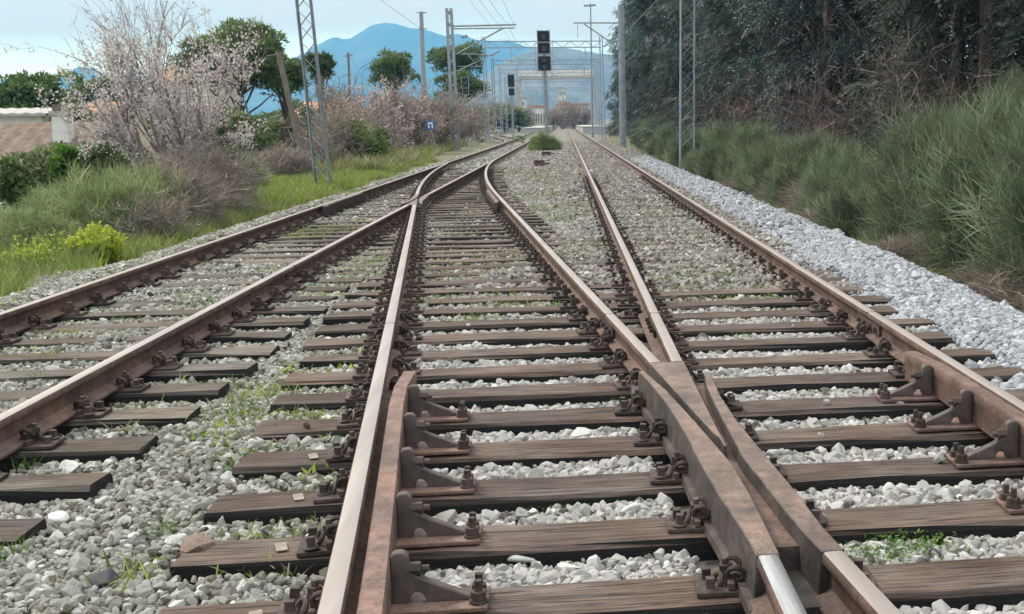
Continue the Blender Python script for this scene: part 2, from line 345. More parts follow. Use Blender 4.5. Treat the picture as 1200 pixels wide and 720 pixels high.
mountain('hill', [(500, 128), (560, 92), (600, 66), (630, 55), (660, 54), (700, 60), (760, 66), (900, 86), (1100, 110), (1250, 135)], 2600, 800, 14, 9, pmat('grey_green_hillside', (.055, .075, .070), (.12, .13, .115), .02, .95, 0))

# ------------------------------------------------------------------ track geometry
GA = 0.7535                                     # half distance between rail centres
XM, XL, Y0 = 1.338, -3.46, 13.2
XMID = (XM+XL)/2
def left_c(y): return XL - 7e-5*max(0, y-60)**2
def cross_c(y):
    t = abs(y-Y0); sgn = 1 if y > Y0 else -1
    if t <= 9: d = t/9
    elif t <= 34: d = 1 + (t-9)/9 - (t-9)**2/450
    else: d = 1 + 25/18
    x = XMID - sgn*d*(XM-XMID)/(1+25/18)
    return x + (left_c(y)-XL)
def heading(fn, y): return (fn(y+.05)-fn(y-.05))/.1
def off(fn, s):
    return lambda y: fn(y) + s*GA*math.sqrt(1+heading(fn, y)**2)
fB = lambda y: XM-GA
fR = lambda y: XM+GA
fL, fA = off(cross_c, -1), off(cross_c, 1)
fLR, fLL = off(left_c, 1), off(left_c, -1)
def branch_c(y):
    t = min(1, max(0, (y-78)/85)); s = t*t*(3-2*t)
    return left_c(y) - 5.6*s
PROF = [(-.07,0),(.07,0),(.07,.011),(.026,.026),(.010,.040),(.009,.100),(.016,.114),(.034,.121),(.0365,.127),(.0365,.147),(.031,.157),(.020,.160),(-.020,.160),(-.031,.157),(-.0365,.147),(-.0365,.127),(-.034,.121),(-.016,.114),(-.009,.100),(-.010,.040),(-.026,.026),(-.07,.011)]
ZR = 0.02                                       # underside of the rails (sleeper tops lie at 0)
def ysamp(y0, y1):
    r_ = []; y = y0
    while y < y1-1e-6: r_.append(y); y += .4 if y < 30 else (1.0 if y < 60 else 4.0)
    return r_+[y1]
def sweep(name, fn, y0, y1, mats, parent, prof=PROF, top=(10, 11, 12), zoff=ZR, taper=None):
    yy = ysamp(y0, y1); V = []; n = len(prof)
    for y in yy:
        h = heading(fn, y); l = math.sqrt(1+h*h); nxv, nyv = 1/l, -h/l
        for (a, z) in prof:
            k = taper(y) if taper else 1
            V.append((fn(y)+a*k*nxv, y+a*k*nyv, zoff+z))
    Q = []; mi = []
    for i in range(len(yy)-1):
        for j in range(n):
            Q.append((i*n+j, i*n+(j+1)%n, (i+1)*n+(j+1)%n, (i+1)*n+j)); mi.append(1 if j in top else 0)
    me = bpy.data.meshes.new(name); me.from_pydata(V, [], Q+[tuple(range(n-1, -1, -1)), tuple(range(len(V)-n, len(V)))])
    me.polygons.foreach_set('material_index', mi+[0, 0]); me.polygons.foreach_set('use_smooth', [True]*len(me.polygons)); me.set_sharp_from_angle(angle=R(38)); me.update()
    return link(name, me, mats, parent)

main = empty('railway_track', (0, 0, 0), 0, 'straight railway track with long timbers, running beside the fresh pale stone shoulder', 'railway track')
cross = empty('railway_track', (0, 0, 0), 0, 'diagonal crossover track joining the two parallel tracks, with polished rail heads', 'railway track')
left = empty('railway_track', (0, 0, 0), 0, 'mossy parallel railway track beside the grassy verge and leaning lattice mast', 'railway track')
branch = empty('railway_track', (0, 0, 0), 0, 'distant siding curving away towards the platform beyond the bush', 'railway track')
RM = [M['rust'], M['rail_top']]
sweep('rail', fR, .6, 330, RM, main)
sweep('rail', fB, 6.36, 330, RM, main)
sweep('rail', fB, .6, 3.38, [M['rust'], M['rail_shine']], main)
FLIP = 2*Y0
sweep('rail', fL, .6, FLIP-6.36, RM, cross)
ybl = next(y for y in np.arange(25, 60, .1) if fL(y)-fLL(y) < .075)
sweep('rail', fL, FLIP-3.38, ybl, RM, cross)
sweep('rail', fA, .6, 3.38, RM, cross)
sweep('rail', fA, 6.36, 330, RM, cross)
sweep('rail', fLR, .6, FLIP-6.36, RM, left)
ybr = next(y for y in np.arange(25, 60, .1) if fA(y)-fLR(y) < .075)
sweep('rail', fLR, FLIP-3.38, ybr, RM, left)
sweep('rail', fLL, .6, 330, RM, left)
sweep('rail', off(branch_c, -1), 86, 300, RM, branch)
sweep('rail', off(branch_c, 1), 82, 300, RM, branch)

# frog (crossing) of the near turnout; the far one is the same casting turned half round
def A0(y): return XMID - (y-Y0)/9*(XM-XMID)/(1+25/18) + GA*1.006
xb = XM-GA
def strip(mb, lft, rgt, ys_, z0, z1, side=0.004):
    """solid between two edge curves; slightly battered sides"""
    n = len(ys_); V = []
    for y in ys_:
        a, b_ = lft(y), rgt(y); V += [(a-side, y, z0), (b_+side, y, z0), (b_, y, z1), (a, y, z1)]
    F = []; 
    for i in range(n-1):
        k = i*4; F += [(k, k+4, k+5, k+1), (k+1, k+5, k+6, k+2), (k+2, k+6, k+7, k+3), (k+3, k+7, k+4, k)]
    F += [(0, 1, 2, 3), (4*n-1, 4*n-2, 4*n-3, 4*n-4)]
    mi = []
    for i in range(n-1): mi += [0, 0, 1, 0]
    b0 = len(mb.f); mb.add(V, F); mb.m[b0:] = mi+[0, 0]
def itp(pts):
    yy = [p[0] for p in pts]; xx = [p[1] for p in pts]; return lambda y: float(np.interp(y, yy, xx))
wl_out = itp([(3.38, .548), (3.62, .538), (4.0, .508), (4.36, .488), (4.8, .476), (5.4, .440), (5.85, .392), (6.14, .352)])
wl_in = itp([(3.38, .622), (3.9, .624), (4.35, .612), (4.7, .575), (5.06, .536), (5.67, .463), (6.14, .382)])
wr_in = itp([(3.38, A0(3.38)-.037), (3.7, A0(3.7)-.037), (4.15, .690), (4.4, .667), (5.4, .667), (5.75, .674), (6.06, .706)])
wr_out = itp([(3.38, A0(3.38)+.037), (3.6, A0(3.6)+.040), (4.0, .792), (4.4, .765), (5.0, .728), (5.5, .716), (6.06, .735)])
def frog(parent, flip):
    tf = (lambda m_: m_) 
    def place(o):
        if flip: o.rotation_euler = (0, 0, math.pi); o.location = (2*XMID, FLIP, 0)
        return o
    yw = list(np.linspace(3.385, 6.14, 24)); yr = list(np.linspace(3.385, 6.06, 24)); yn = list(np.linspace(4.62, 6.35, 16))
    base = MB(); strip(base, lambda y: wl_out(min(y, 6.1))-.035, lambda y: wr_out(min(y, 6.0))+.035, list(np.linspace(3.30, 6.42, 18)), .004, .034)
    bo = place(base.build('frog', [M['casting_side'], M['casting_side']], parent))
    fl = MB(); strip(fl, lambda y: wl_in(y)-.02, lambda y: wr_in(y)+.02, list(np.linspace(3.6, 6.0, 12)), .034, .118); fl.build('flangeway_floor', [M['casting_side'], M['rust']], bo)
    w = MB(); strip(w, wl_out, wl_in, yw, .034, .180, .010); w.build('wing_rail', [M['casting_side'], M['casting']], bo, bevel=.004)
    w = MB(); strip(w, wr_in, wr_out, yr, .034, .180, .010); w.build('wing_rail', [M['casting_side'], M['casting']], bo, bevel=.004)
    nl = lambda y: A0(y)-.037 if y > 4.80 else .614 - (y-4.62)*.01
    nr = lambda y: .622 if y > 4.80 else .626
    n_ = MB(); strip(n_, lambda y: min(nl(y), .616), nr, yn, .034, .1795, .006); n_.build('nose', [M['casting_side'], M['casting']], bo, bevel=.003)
frog(main, False); frog(left, True)

# check rails with their bolted brackets
CHK = [(-.034,0),(.034,0),(.034,.100),(.038,.112),(.038,.158),(.034,.166),(-.030,.166),(-.036,.158),(-.036,.112),(-.030,.100)]
def chk_off(y, far): 
    return .112 + .05*max(0, (y-far+.55)/.55)**1.5
chkL = lambda y: fL(y) + chk_off(y, 6.34)
chkR = lambda y: fR(y) - chk_off(y, 6.36) + .012
sweep('check_rail', chkL, 1.2, 6.34, [M['rust_red'], M['rust_red']], cross, CHK, (5, 6, 7), ZR)
sweep('check_rail', chkR, 1.2, 6.36, [M['rust_red'], M['rust_red']], main, CHK, (5, 6, 7), ZR)
o = sweep('check_rail', lambda y: 2*XMID-chkL(FLIP-y), FLIP-6.34, FLIP-2.4, [M['rust_dark'], M['rust_red']], cross, CHK, (5, 6, 7), ZR)
o = sweep('check_rail', lambda y: 2*XMID-chkR(FLIP-y), FLIP-6.36, FLIP-2.4, [M['rust_dark'], M['rust_red']], left, CHK, (5, 6, 7), ZR)

# ---- fastenings: base plate, coil clips, bolts, coach screws
def rand_rust(): return [M['rust_dark']]
def me_plate():
    m_ = MB(); m_.box(-.20, .20, -.085, .085, .001, .019); m_.box(-.098, -.075, -.08, .08, .019, .046); m_.box(.075, .098, -.08, .08, .019, .046); return m_.mesh('baseplate', bevel=.003)
def me_plate_side():
    m_ = MB(); m_.box(-.02, .20, -.085, .085, .001, .019); m_.box(.075, .098, -.08, .08, .019, .046); return m_.mesh('baseplate_end', bevel=.003)
def me_clip():
    m_ = MB(); m_.torus((.072, -.034, .066), (.25, 1, .5), .028, .0095, 10, 6); m_.torus((.072, .036, .064), (.25, 1, -.4), .028, .0095, 10, 6); m_.torus((.128, .0, .034), (1, .3, .5), .026, .009, 10, 6)
    m_.prism([(.035, .037), (.105, .046), (.105, .060), (.07, .066), (.035, .050)], -.03, .03); return m_.mesh('clip', smooth=40)
def me_bolt():
    m_ = MB(); m_.cyl((.088, 0, .02), (.088, 0, .112), .0115, n=8); m_.cyl((.088, 0, .070), (.088, 0, .092), .024, n=6); m_.cyl((.088, 0, .060), (.088, 0, .069), .027, n=10); return m_.mesh('bolt', smooth=35)
def me_screw():
    m_ = MB(); m_.cyl((.158, -.045, .019), (.158, -.045, .027), .030, .024, n=10); m_.box(.144, .172, -.059, -.031, .027, .060)
    return m_.mesh('coach_screw', smooth=35)
def me_far():
    m_ = MB(); m_.box(-.20, .20, -.085, .085, .001, .019)
    for s in (-1, 1):
        m_.box(min(s*.04, s*.105), max(s*.04, s*.105), -.05, .05, .02, .075); m_.cyl((s*.088, 0, .06), (s*.088, 0, .108), .022, n=5); m_.cyl((s*.158, -.045, .019), (s*.158, -.045, .055), .02, n=5)
    return m_.mesh('rail_fastening')
FM = dict(plate=me_plate(), pside=me_plate_side(), clip=me_clip(), bolt=me_bolt(), screw=me_screw(), far=me_far())
for q in FM.values(): q.materials.append(M['rust_dark'])
def fastening(parent, x, y, ang, detail, sides=(-1, 1), z=0):
    if not detail:
        o = link('rail_fastening', FM['far'], None, parent, (x, y, z), ang+random.uniform(-.03, .03)); return
    one = len(sides) == 1
    o = link('rail_fastening', FM['pside'] if one else FM['plate'], None, parent, (x, y, z), ang + (math.pi if one and sides[0] < 0 else 0))
    for s in ((1,) if one else (-1, 1)):
        for kk, k in enumerate(('clip', 'bolt', 'screw', 'screw')):
            c_ = link({'clip': 'clip', 'bolt': 'bolt', 'screw': 'coach_screw'}[k], FM[k], None, o, (0, 0, random.uniform(-.003, .003)))
            c_.rotation_euler = (random.gauss(0, .05), random.gauss(0, .05), (math.pi if s < 0 else 0)+random.gauss(0, .09))
            if kk == 3: c_.scale = (1, -1, 1)

# ---- sleepers
SLEEPERS = []       # (x0, x1, yc, width) for keeping stones off them
def sleeper(parent, x0, x1, yc, w=.262, zt=0.0):
    L = x1-x0; n = max(4, int(L/.45)); V = []; F = []
    cs = [(-w/2+.008, -.15), (w/2-.008, -.15), (w/2, -.02), (w/2-.014, 0), (-w/2+.014, 0), (-w/2, -.02)]
    sag = random.uniform(-.004, .004)
    for i in range(n+1):
        x = -L/2 + L*i/n
        for k, (a, z) in enumerate(cs):
            j = (.012 if i in (0, n) else .007) if 0 < k else 0
            V.append((x+(random.uniform(-.006, .006) if i in (0, n) else 0), a+random.uniform(-j, j), z+(random.uniform(-j, j*.4) if k > 1 else 0)+sag*(i/n-.5)))
    for i in range(n):
        for k in range(6): F.append((i*6+k, i*6+(k+1) % 6, i*6+6+(k+1) % 6, i*6+6+k))
    F += [tuple(range(5, -1, -1)), tuple(range(n*6, n*6+6))]
    me = bpy.data.meshes.new('sleeper'); me.from_pydata(V, [], F); me.update()
    bm = bmesh.new(); bm.from_mesh(me); bmesh.ops.recalc_face_normals(bm, faces=bm.faces); bm.to_mesh(me); bm.free()
    o = link('sleeper', me, M['wood_grey'] if parent.name == left.name else M['wood'], parent, ((x0+x1)/2, yc, zt), random.uniform(-.008, .008))
    SLEEPERS.append((x0, x1, yc, w)); return o
def ang_of(fn, y): return -math.atan(heading(fn, y))
plate_me = MB().box(-.02, .02, -.042, .042, 0, .004).mesh('tag_plate'); plate_me.materials.append(pmat('tarnished_tag', (.17, .135, .11), (.30, .25, .21), 20, .5, .1))
MAIN_Y = [4.17+.6*k for k in range(-4, 46)]; LEFT_Y = [5.2+.6*k for k in range(-5, 62)]
for y in MAIN_Y:
    det = y < 9.5
    if y < 11.5:
        s_ = sleeper(main, max(fL(y)-.56-random.uniform(0, .07), -2.03), 2.64+random.uniform(-.05, .09), y, .27)
        if 2.5 < y < 5.6: 
            p_ = link('tag_plate', plate_me, None, s_, (fL(y)-.27-(s_.location.x), 0, .001)); p_.rotation_euler = (0, 0, .3)
    else:
        sleeper(main, .03, 2.64, y, zt=-.01)
        if y < 14.0: sleeper(cross, max(fL(y)-.5, -2.03), min(fA(y)+.55, -.02), y)
    in_chk = y < 6.2
    fastening(cross, fL(y), y, ang_of(fL, y), det, (-1,) if in_chk else (-1, 1))
    if 2 < y < 3.4:
        fastening(main, fB(y), y, 0, det, (-1,)); fastening(cross, fA(y), y, 0, det, (1,))
    elif y < 6.2:
        if y > 3.4: fastening(main, wl_out(y)+.035, y, -.05, det, (-1,)); fastening(main, wr_out(y)-.045, y, -.04, det, (1,))
    else:
        fastening(main, fB(y), y, 0, det, (1,) if y < 8.5 else (-1, 1))
        if y < 14: fastening(cross, fA(y), y, ang_of(fA, y), det, (-1,) if y < 8.5 else (-1, 1))
    fastening(main, fR(y), y, 0, det, (1,) if in_chk else (-1, 1))
for y in LEFT_Y:
    det = y < 10
    if y < 14.2: sleeper(left, -4.88-random.uniform(0, .1), -2.07+random.uniform(-.05, .03), y, .25)
    else: sleeper(left, -4.85-random.uniform(0, .08), min(fA(y)+.5, -.02) if y < 38 else -2.1, y, .25)
    if y < 38:
        fastening(left, fLL(y), y, 0, det)
        if not 20 < y < 23.1:
            fastening(left, fLR(y), y, 0, det)
            if y > 14: fastening(cross, fL(y), y, ang_of(fL, y), False)
        if y > 14.0: fastening(cross, fA(y), y, ang_of(fA, y), False)

# ---- check rail brackets
def me_bracket():
    m_ = MB()
    arm = [(0, .016), (.052, .016), (.058, .040), (.072, .054), (.092, .050), (.104, .030), (.112, .016), (.245, .016), (.245, .030), (.115, .085), (.068, .112), (.056, .135), (.054, .172), (.040, .186), (.012, .186), (0, .174)]
    m_.prism(arm, -.020, .020); return m_.mesh('check_rail_bracket', bevel=.004)
def me_bplate():
    m_ = MB(); m_.box(-.16, .300, -.085, .085, .001, .018); return m_.mesh('base_plate', bevel=.003)
def me_bbolt():
    m_ = MB(); m_.cyl((.272, 0, .018), (.272, 0, .028), .031, n=10); m_.cyl((.272, 0, .028), (.272, 0, .056), .026, n=6); m_.cyl((.272, 0, .056), (.272, 0, .092), .013, n=8); return m_.mesh('bolt', smooth=35)
def me_sbolt():
    m_ = MB(); m_.cyl((.054, 0, .125), (.092, 0, .125), .023, n=6); m_.cyl((.092, 0, .125), (.118, 0, .125), .012, n=8); return m_.mesh('bolt', smooth=35)
BMs = [me_bracket(), me_bplate(), me_bbolt(), me_sbolt()]
M['bracket'] = pmat('dark_cast_bracket', (.050, .041, .038), (.115, .090, .080), 14, .7, .3, .004)
for q, mm in zip(BMs, ('bracket', 'rust_red', 'rust_dark', 'rust_dark')): q.materials.append(M[mm])
def bracket(parent, x, y, ang, s):
    o = link('check_rail_bracket', BMs[0], None, parent, (x, y, .004)); o.rotation_euler = (0, 0, ang + (math.pi if s < 0 else 0))
    link('base_plate', BMs[1], None, o, (0, 0, 0)); link('bolt', BMs[2], None, o, (0, -.045 if s > 0 else .045, 0)); link('bolt', BMs[3], None, o, (0, 0, 0))
    link('bolt', BMs[2], None, o, (-.005, .045 if s > 0 else -.045, -.012))
for y in MAIN_Y:
    if 1.5 < y < 6.15:
        bracket(cross, chkL(y)+.040, y, ang_of(fL, y)*0, 1); bracket(main, chkR(y)-.040, y, 0, -1)
# fishplated rail joints
def fishplate(parent, fn, y, side):
    m_ = MB(); m_.box(-.008, .008, -.29, .29, .036, .112)
    for k in (-.22, -.08, .08, .22): m_.cyl((side*.008, k, .074), (side*.034, k, .074), .016, n=6)
    o = m_.build('fishplate', M['rust_dark'], parent, (fn(y)+side*.020, y, ZR)); o.rotation_euler = (0, 0, ang_of(fn, y))
for pa, fn, y in ((cross, fA, 8.07), (main, fB, 8.05), (main, fR, 7.78), (cross, fL, 8.0), (left, fLR, 11.6)):
    fishplate(pa, fn, y, -1); fishplate(pa, fn, y, 1)
    g_ = MB().box(-.038, .038, -.003, .003, .118, .1615).build('rail_joint', M['black'], pa, (fn(y), y, ZR))

# ------------------------------------------------------------------ ballast
def bed_z(x, y):
    """top of the ballast, sleeper tops being 0"""
    x = np.asarray(x, float); y = np.asarray(y, float)
    L = np.interp(y, [0, 60], [0, 0]); 
    fl = np.array([fL(float(v)) for v in np.linspace(0, 60, 121)]); fl_ = np.interp(y, np.linspace(0, 60, 121), fl)
    z = -.055 + .018*np.sin(x*2.1+y*1.3)*np.sin(y*1.7-x*.8)
    turn = smooth01(-.15, .25, x-fl_)*smooth01(2.3, 1.9, x)*smooth01(9.5, 8.0, y)
    z = z - .006*turn
    z = z + .045*smooth01(9.3, 11.5, y)*smooth01(-.35, .2, x)                                     # main track buried beyond the turnout
    z = z + .020*smooth01(9.0, 11.5, y)*smooth01(0, -.4, x)*smooth01(14.8, 13.5, y)
    z = z + .020*smooth01(-2.7, -3.4, x)
    z = z + .030*smooth01(-.75, -1.0, x-fl_)*smooth01(-1.9, -1.75, x)
    z = z + .07*smooth01(2.55, 3.0, x) - .30*smooth01(3.3, 3.95, x)
    z = z - .12*smooth01(-5.0, -5.7, x)
    return z
bx_ = np.concatenate([np.linspace(-6.2, 4.3, 85)]); by_ = np.concatenate([np.linspace(.5, 30, 160), np.linspace(31, 90, 60), np.linspace(95, 340, 40)])
BX, BY = np.meshgrid(bx_, by_)
BX = BX + np.where(BX < -3.5, (BY > 60)*(-7e-5*np.maximum(0, BY-60)**2 - 6.5*smooth01(78, 160, BY)), 0)
BX = BX + np.where(BX > 2.5, .35*smooth01(25, 60, BY)+.9*smooth01(60, 110, BY), 0)
BZ = bed_z(np.clip(BX, -6.2, 4.2), BY) - .03
BZ = np.where(BX < -5.7, -.34, BZ); BZ = np.where(bx_[None, :] > 4.15, -.36, BZ); BZ = np.where(bx_[None, :] < -6.1, -.36, BZ)
n_x, n_y = len(bx_), len(by_); ix = np.arange(n_x*n_y).reshape(n_y, n_x)
bq = np.stack([ix[:-1, :-1], ix[:-1, 1:], ix[1:, 1:], ix[1:, :-1]], -1).reshape(-1, 4)
m, t, b = newmat('ballast_bed_mix')
na = noise(t, 16, 5, .7); nb = noise(t, .55, 4, .6); vor = t.nodes.new('ShaderNodeTexVoronoi'); vor.inputs['Scale'].default_value = 17; tcx = t.nodes.new('ShaderNodeTexCoord'); t.links.new(tcx.outputs['Object'], vor.inputs['Vector'])
cst = ramp(t, vor.outputs['Color'], [(0, (.11, .104, .094)), (.5, (.22, .21, .192)), (1, (.35, .34, .32))])
cmo = ramp(t, na, [(.3, (.085, .088, .050)), (.7, (.20, .20, .125))])
c = mixc(t, cst, cmo, ramp(t, nb, [(.46, (0, 0, 0)), (.62, (.8, .8, .8))]))
nc = noise(t, .8, 5, .7, (1, .22, 1)); c = mixc(t, c, ramp(t, nc, [(.35, (.62, .60, .56)), (.65, (1.15, 1.15, 1.15))]), .9, 'MULTIPLY')
t.links.new(c, b.inputs['Base Color']); b.inputs['Roughness'].default_value = .95; bump(t, b, vor.outputs['Distance'], .8, .04)
M['bed_mix'] = m
tag(link('ballast_bed', np_mesh('ballast_bed', np.stack([BX, BY, BZ], -1), bq, smooth=True), M['bed_mix']), kind='structure')

SRC = bpy.data.collections.new('scatter_sources')
def rock_mesh(name, seed, mat, flat=.7):
    rg = np.random.default_rng(seed); P = rg.normal(size=(18, 3)); P /= np.linalg.norm(P, axis=1)[:, None]; P *= rg.uniform(.86, 1.08, (18, 1)); P *= np.array([1, rg.uniform(.65, .95), rg.uniform(flat-.15, flat+.1)])
    bm = bmesh.new()
    for p in P: bm.verts.new(p)
    bmesh.ops.convex_hull(bm, input=bm.verts); bmesh.ops.delete(bm, geom=[v for v in bm.verts if not v.link_faces], context='VERTS')
    bmesh.ops.bevel(bm, geom=list(bm.edges), offset=.07, segments=1, affect='EDGES', profile=.5, clamp_overlap=True)
    me = bpy.data.meshes.new(name); bm.to_mesh(me); bm.free(); me.materials.append(mat); return me
def gn_scatter(name, pts, rot, scl, idx_, tone, sources):
    sub = bpy.data.collections.new(name+'_sources')
    for i, me in enumerate(sources):
        o = bpy.data.objects.new('%s_source_%02d' % (name, i), me); sub.objects.link(o)
    me = bpy.data.meshes.new(name); me.vertices.add(len(pts)); me.vertices.foreach_set('co', np.asarray(pts, np.float32).ravel())
    for nm, ty, dat, key in (('rot', 'FLOAT_VECTOR', rot, 'vector'), ('scl', 'FLOAT_VECTOR', scl, 'vector'), ('idx', 'INT', idx_, 'value'), ('tone', 'FLOAT', tone, 'value')):
        a = me.attributes.new(nm, ty, 'POINT'); a.data.foreach_set(key, np.asarray(dat, np.int32 if ty == 'INT' else np.float32).ravel())
    o = link(name, me)
    g = bpy.data.node_groups.new(name+'_nodes', 'GeometryNodeTree')
    g.interface.new_socket('Geometry', in_out='INPUT', socket_type='NodeSocketGeometry'); g.interface.new_socket('Geometry', in_out='OUTPUT', socket_type='NodeSocketGeometry')
    N = g.nodes; gi = N.new('NodeGroupInput'); go = N.new('NodeGroupOutput'); iop = N.new('GeometryNodeInstanceOnPoints'); ci = N.new('GeometryNodeCollectionInfo')
    ci.inputs['Collection'].default_value = sub; ci.inputs['Separate Children'].default_value = True; ci.inputs['Reset Children'].default_value = True
    iop.inputs['Pick Instance'].default_value = True
    def na_(n, ty):
        a = N.new('GeometryNodeInputNamedAttribute'); a.data_type = ty; a.inputs['Name'].default_value = n; return a.outputs['Attribute']
    g.links.new(gi.outputs[0], iop.inputs['Points']); g.links.new(ci.outputs[0], iop.inputs['Instance'])
    g.links.new(na_('idx', 'INT'), iop.inputs['Instance Index']); g.links.new(na_('scl', 'FLOAT_VECTOR'), iop.inputs['Scale'])
    e2r = N.new('FunctionNodeEulerToRotation'); g.links.new(na_('rot', 'FLOAT_VECTOR'), e2r.inputs[0]); g.links.new(e2r.outputs[0], iop.inputs['Rotation'])
    g.links.new(iop.outputs[0], go.inputs[0])
    md = o.modifiers.new('scatter', 'NODES'); md.node_group = g
    return o

slp = np.array(SLEEPERS)
def scatter_stones(name, x0, x1, y0, y1, dens, size, cond=None, lift=0.0, seed=1, layers=1):
    rg = np.random.default_rng(seed); n = int((x1-x0)*(y1-y0)*dens)
    P = np.stack([rg.uniform(x0, x1, n), rg.uniform(y0, y1, n)], -1)
    if cond is not None: P = P[cond(P[:, 0], P[:, 1], rg)]
    s = size*np.exp(rg.normal(0, .31, len(P)))
    keep = np.ones(len(P), bool)
    for (a, b_, yc, w) in slp:
        if yc < y0-.5 or yc > y1+.5: continue
        keep &= ~((P[:, 0] > a-s*.45) & (P[:, 0] < b_+s*.45) & (np.abs(P[:, 1]-yc) < w/2+s*.30)) | (P[:, 1] > 99)
    z = bed_z(P[:, 0], P[:, 1])
    # stones lying over buried sleepers are kept, and some stray stones
    over = (z > -.02) & (rg.random(len(P)) < .7) | (rg.random(len(P)) < .0006)
    keep |= over
    for fn in (fL, fA, fB, fR, fLR, fLL):
        fx = np.interp(P[:, 1], np.linspace(0, 60, 241), [fn(v) for v in np.linspace(0, 60, 241)])
        keep &= np.abs(P[:, 0]-fx) > .085
    frogz = (P[:, 1] > 3.2) & (P[:, 1] < 6.4) & (P[:, 0] > np.interp(P[:, 1], [3.4, 6.1], [.46, .28])) & (P[:, 0] < .84); keep &= ~frogz
    frogz = (FLIP-P[:, 1] > 3.2) & (FLIP-P[:, 1] < 6.4) & (2*XMID-P[:, 0] > .30) & (2*XMID-P[:, 0] < .84); keep &= ~frogz
    onsl = np.zeros(len(P), bool)
    for (a, b_, yc, w) in slp:
        onsl |= (P[:, 0] > a) & (P[:, 0] < b_) & (np.abs(P[:, 1]-yc) < w/2)
    P = P[keep]; s = s[keep]; z = z[keep]; onsl = onsl[keep]
    z = np.where(onsl, np.maximum(z, .0)+s*.18, z) + rg.uniform(-.012, .012, len(P)) + lift
    pts = np.c_[P, z]; k = len(P)
    return pts, rg.uniform(0, 6.28, (k, 3))*np.array([.12, .12, 1]) + np.c_[rg.normal(0, .5, (k, 2)), np.zeros(k)], s[:, None]*np.ones(3), rg.integers(0, 10, k), np.clip(rg.normal(.52, .26, k), 0, 1)
rocks = {k: [rock_mesh('stone_'+k, 100+i, M['stone_'+k]) for i in range(10)] for k in ('pale', 'grey', 'fresh', 'warm')}
fLv = lambda y: np.interp(y, np.linspace(0, 60, 241), [fL(v) for v in np.linspace(0, 60, 241)])
def add_stones(name, key, *a, **k):
    p_, r_, s_, i_, t_ = scatter_stones(name, *a, **k)
    return tag(gn_scatter(name, p_, r_, s_, i_, t_, rocks[key]), kind='stuff')
in_turn = lambda x, y, rg: (x > fLv(y)+.02) & (x < 2.25+.15*np.sin(y*3))
add_stones('gravel', 'pale', -1.6, 2.5, 2.2, 9.8, 2500, .025, cond=lambda x, y, rg: in_turn(x, y, rg) & (rg.random(len(x)) < smooth01(9.9, 7.5, y)+.15), seed=2)
add_stones('gravel', 'grey', -6.0, .0, 2.2, 16, 1750, .0215, cond=lambda x, y, rg: (x < fLv(y)-.02) & (x > -5.75+.25*np.sin(y*1.7)), seed=3)
add_stones('gravel', 'warm', -2.4, 2.7, 7.8, 22, 900, .027, cond=lambda x, y, rg: (x > fLv(y)) & (rg.random(len(x)) < smooth01(7.6, 9.6, y)) & (x < 2.62), seed=4)
add_stones('gravel', 'grey', -5.6, .0, 16, 30, 520, .028, cond=lambda x, y, rg: (x < .0) & (np.sin(x*1.9+y*.7)+np.sin(y*.43-x) > -1.0), seed=5)
add_stones('gravel', 'warm', -3, 2.7, 22, 48, 300, .035, cond=lambda x, y, rg: x > np.interp(y, [22, 48], [-1.2, -2.6]), seed=6)
add_stones('gravel', 'fresh', 2.35, 4.1, 3.5, 14, 1600, .029, cond=lambda x, y, rg: (x < 3.72+.1*np.sin(y*2.3)+.05*np.sin(y*6)) & (x > 2.55+.14*np.sin(y*1.9)+rg.normal(0, .07, len(x))), seed=7, lift=.01)
add_stones('gravel', 'warm', 2.2, 3.0, 3.5, 14, 450, .030, cond=lambda x, y, rg: (x < 2.62), seed=8)
add_stones('gravel', 'fresh', 2.5, 4.6, 14, 48, 330, .040, cond=lambda x, y, rg: (x < 3.72+.1*np.sin(y*2.3)+.35*smooth01(25, 60, y)) & (x > 2.6), seed=9, lift=.01)
add_stones('gravel', 'warm', -2.7, 4.4, 47, 95, 90, .047, cond=lambda x, y, rg: (x < 3.9) | (rg.random(len(x)) < .4), seed=12, lift=-.01)
add_stones('gravel', 'grey', -5.4, -2.0, 30, 85, 100, .042, cond=lambda x, y, rg: rg.random(len(x)) < .9, seed=13, lift=-.01)

# ------------------------------------------------------------------ vegetation builders
def norm(a): return a/np.maximum(np.linalg.norm(a, axis=-1, keepdims=True), 1e-9)
def stems(P0, D, L, Wd, bend, rg):
    n = len(P0); L = np.asarray(L)[:, None]; Wd = np.asarray(Wd)[:, None]
    s = norm(np.cross(D, rg.normal(size=(n, 3))))*Wd/2
    mid = P0+D*L*.55+bend*.3; tip = P0+D*L+bend
    V = np.stack([P0-s, P0+s, mid-s*.8, mid+s*.8, tip], 1).reshape(-1, 3); k = np.arange(n)[:, None]*5
    return V, k+np.array([0, 1, 3, 2]), k+np.array([2, 3, 4])
def leaves(C, D, Nn, L, Wd):
    """diamond leaves"""
    n = len(C); L = np.asarray(L)[:, None]; Wd = np.asarray(Wd)[:, None]; s = norm(np.cross(D, Nn))*Wd/2
    lift = norm(np.cross(s, D))*L*.06
    V = np.stack([C, C+D*L*.45+s+lift, C+D*L, C+D*L*.45-s+lift], 1).reshape(-1, 3)
    return V, np.arange(n)[:, None]*4+np.array([0, 1, 2, 3])
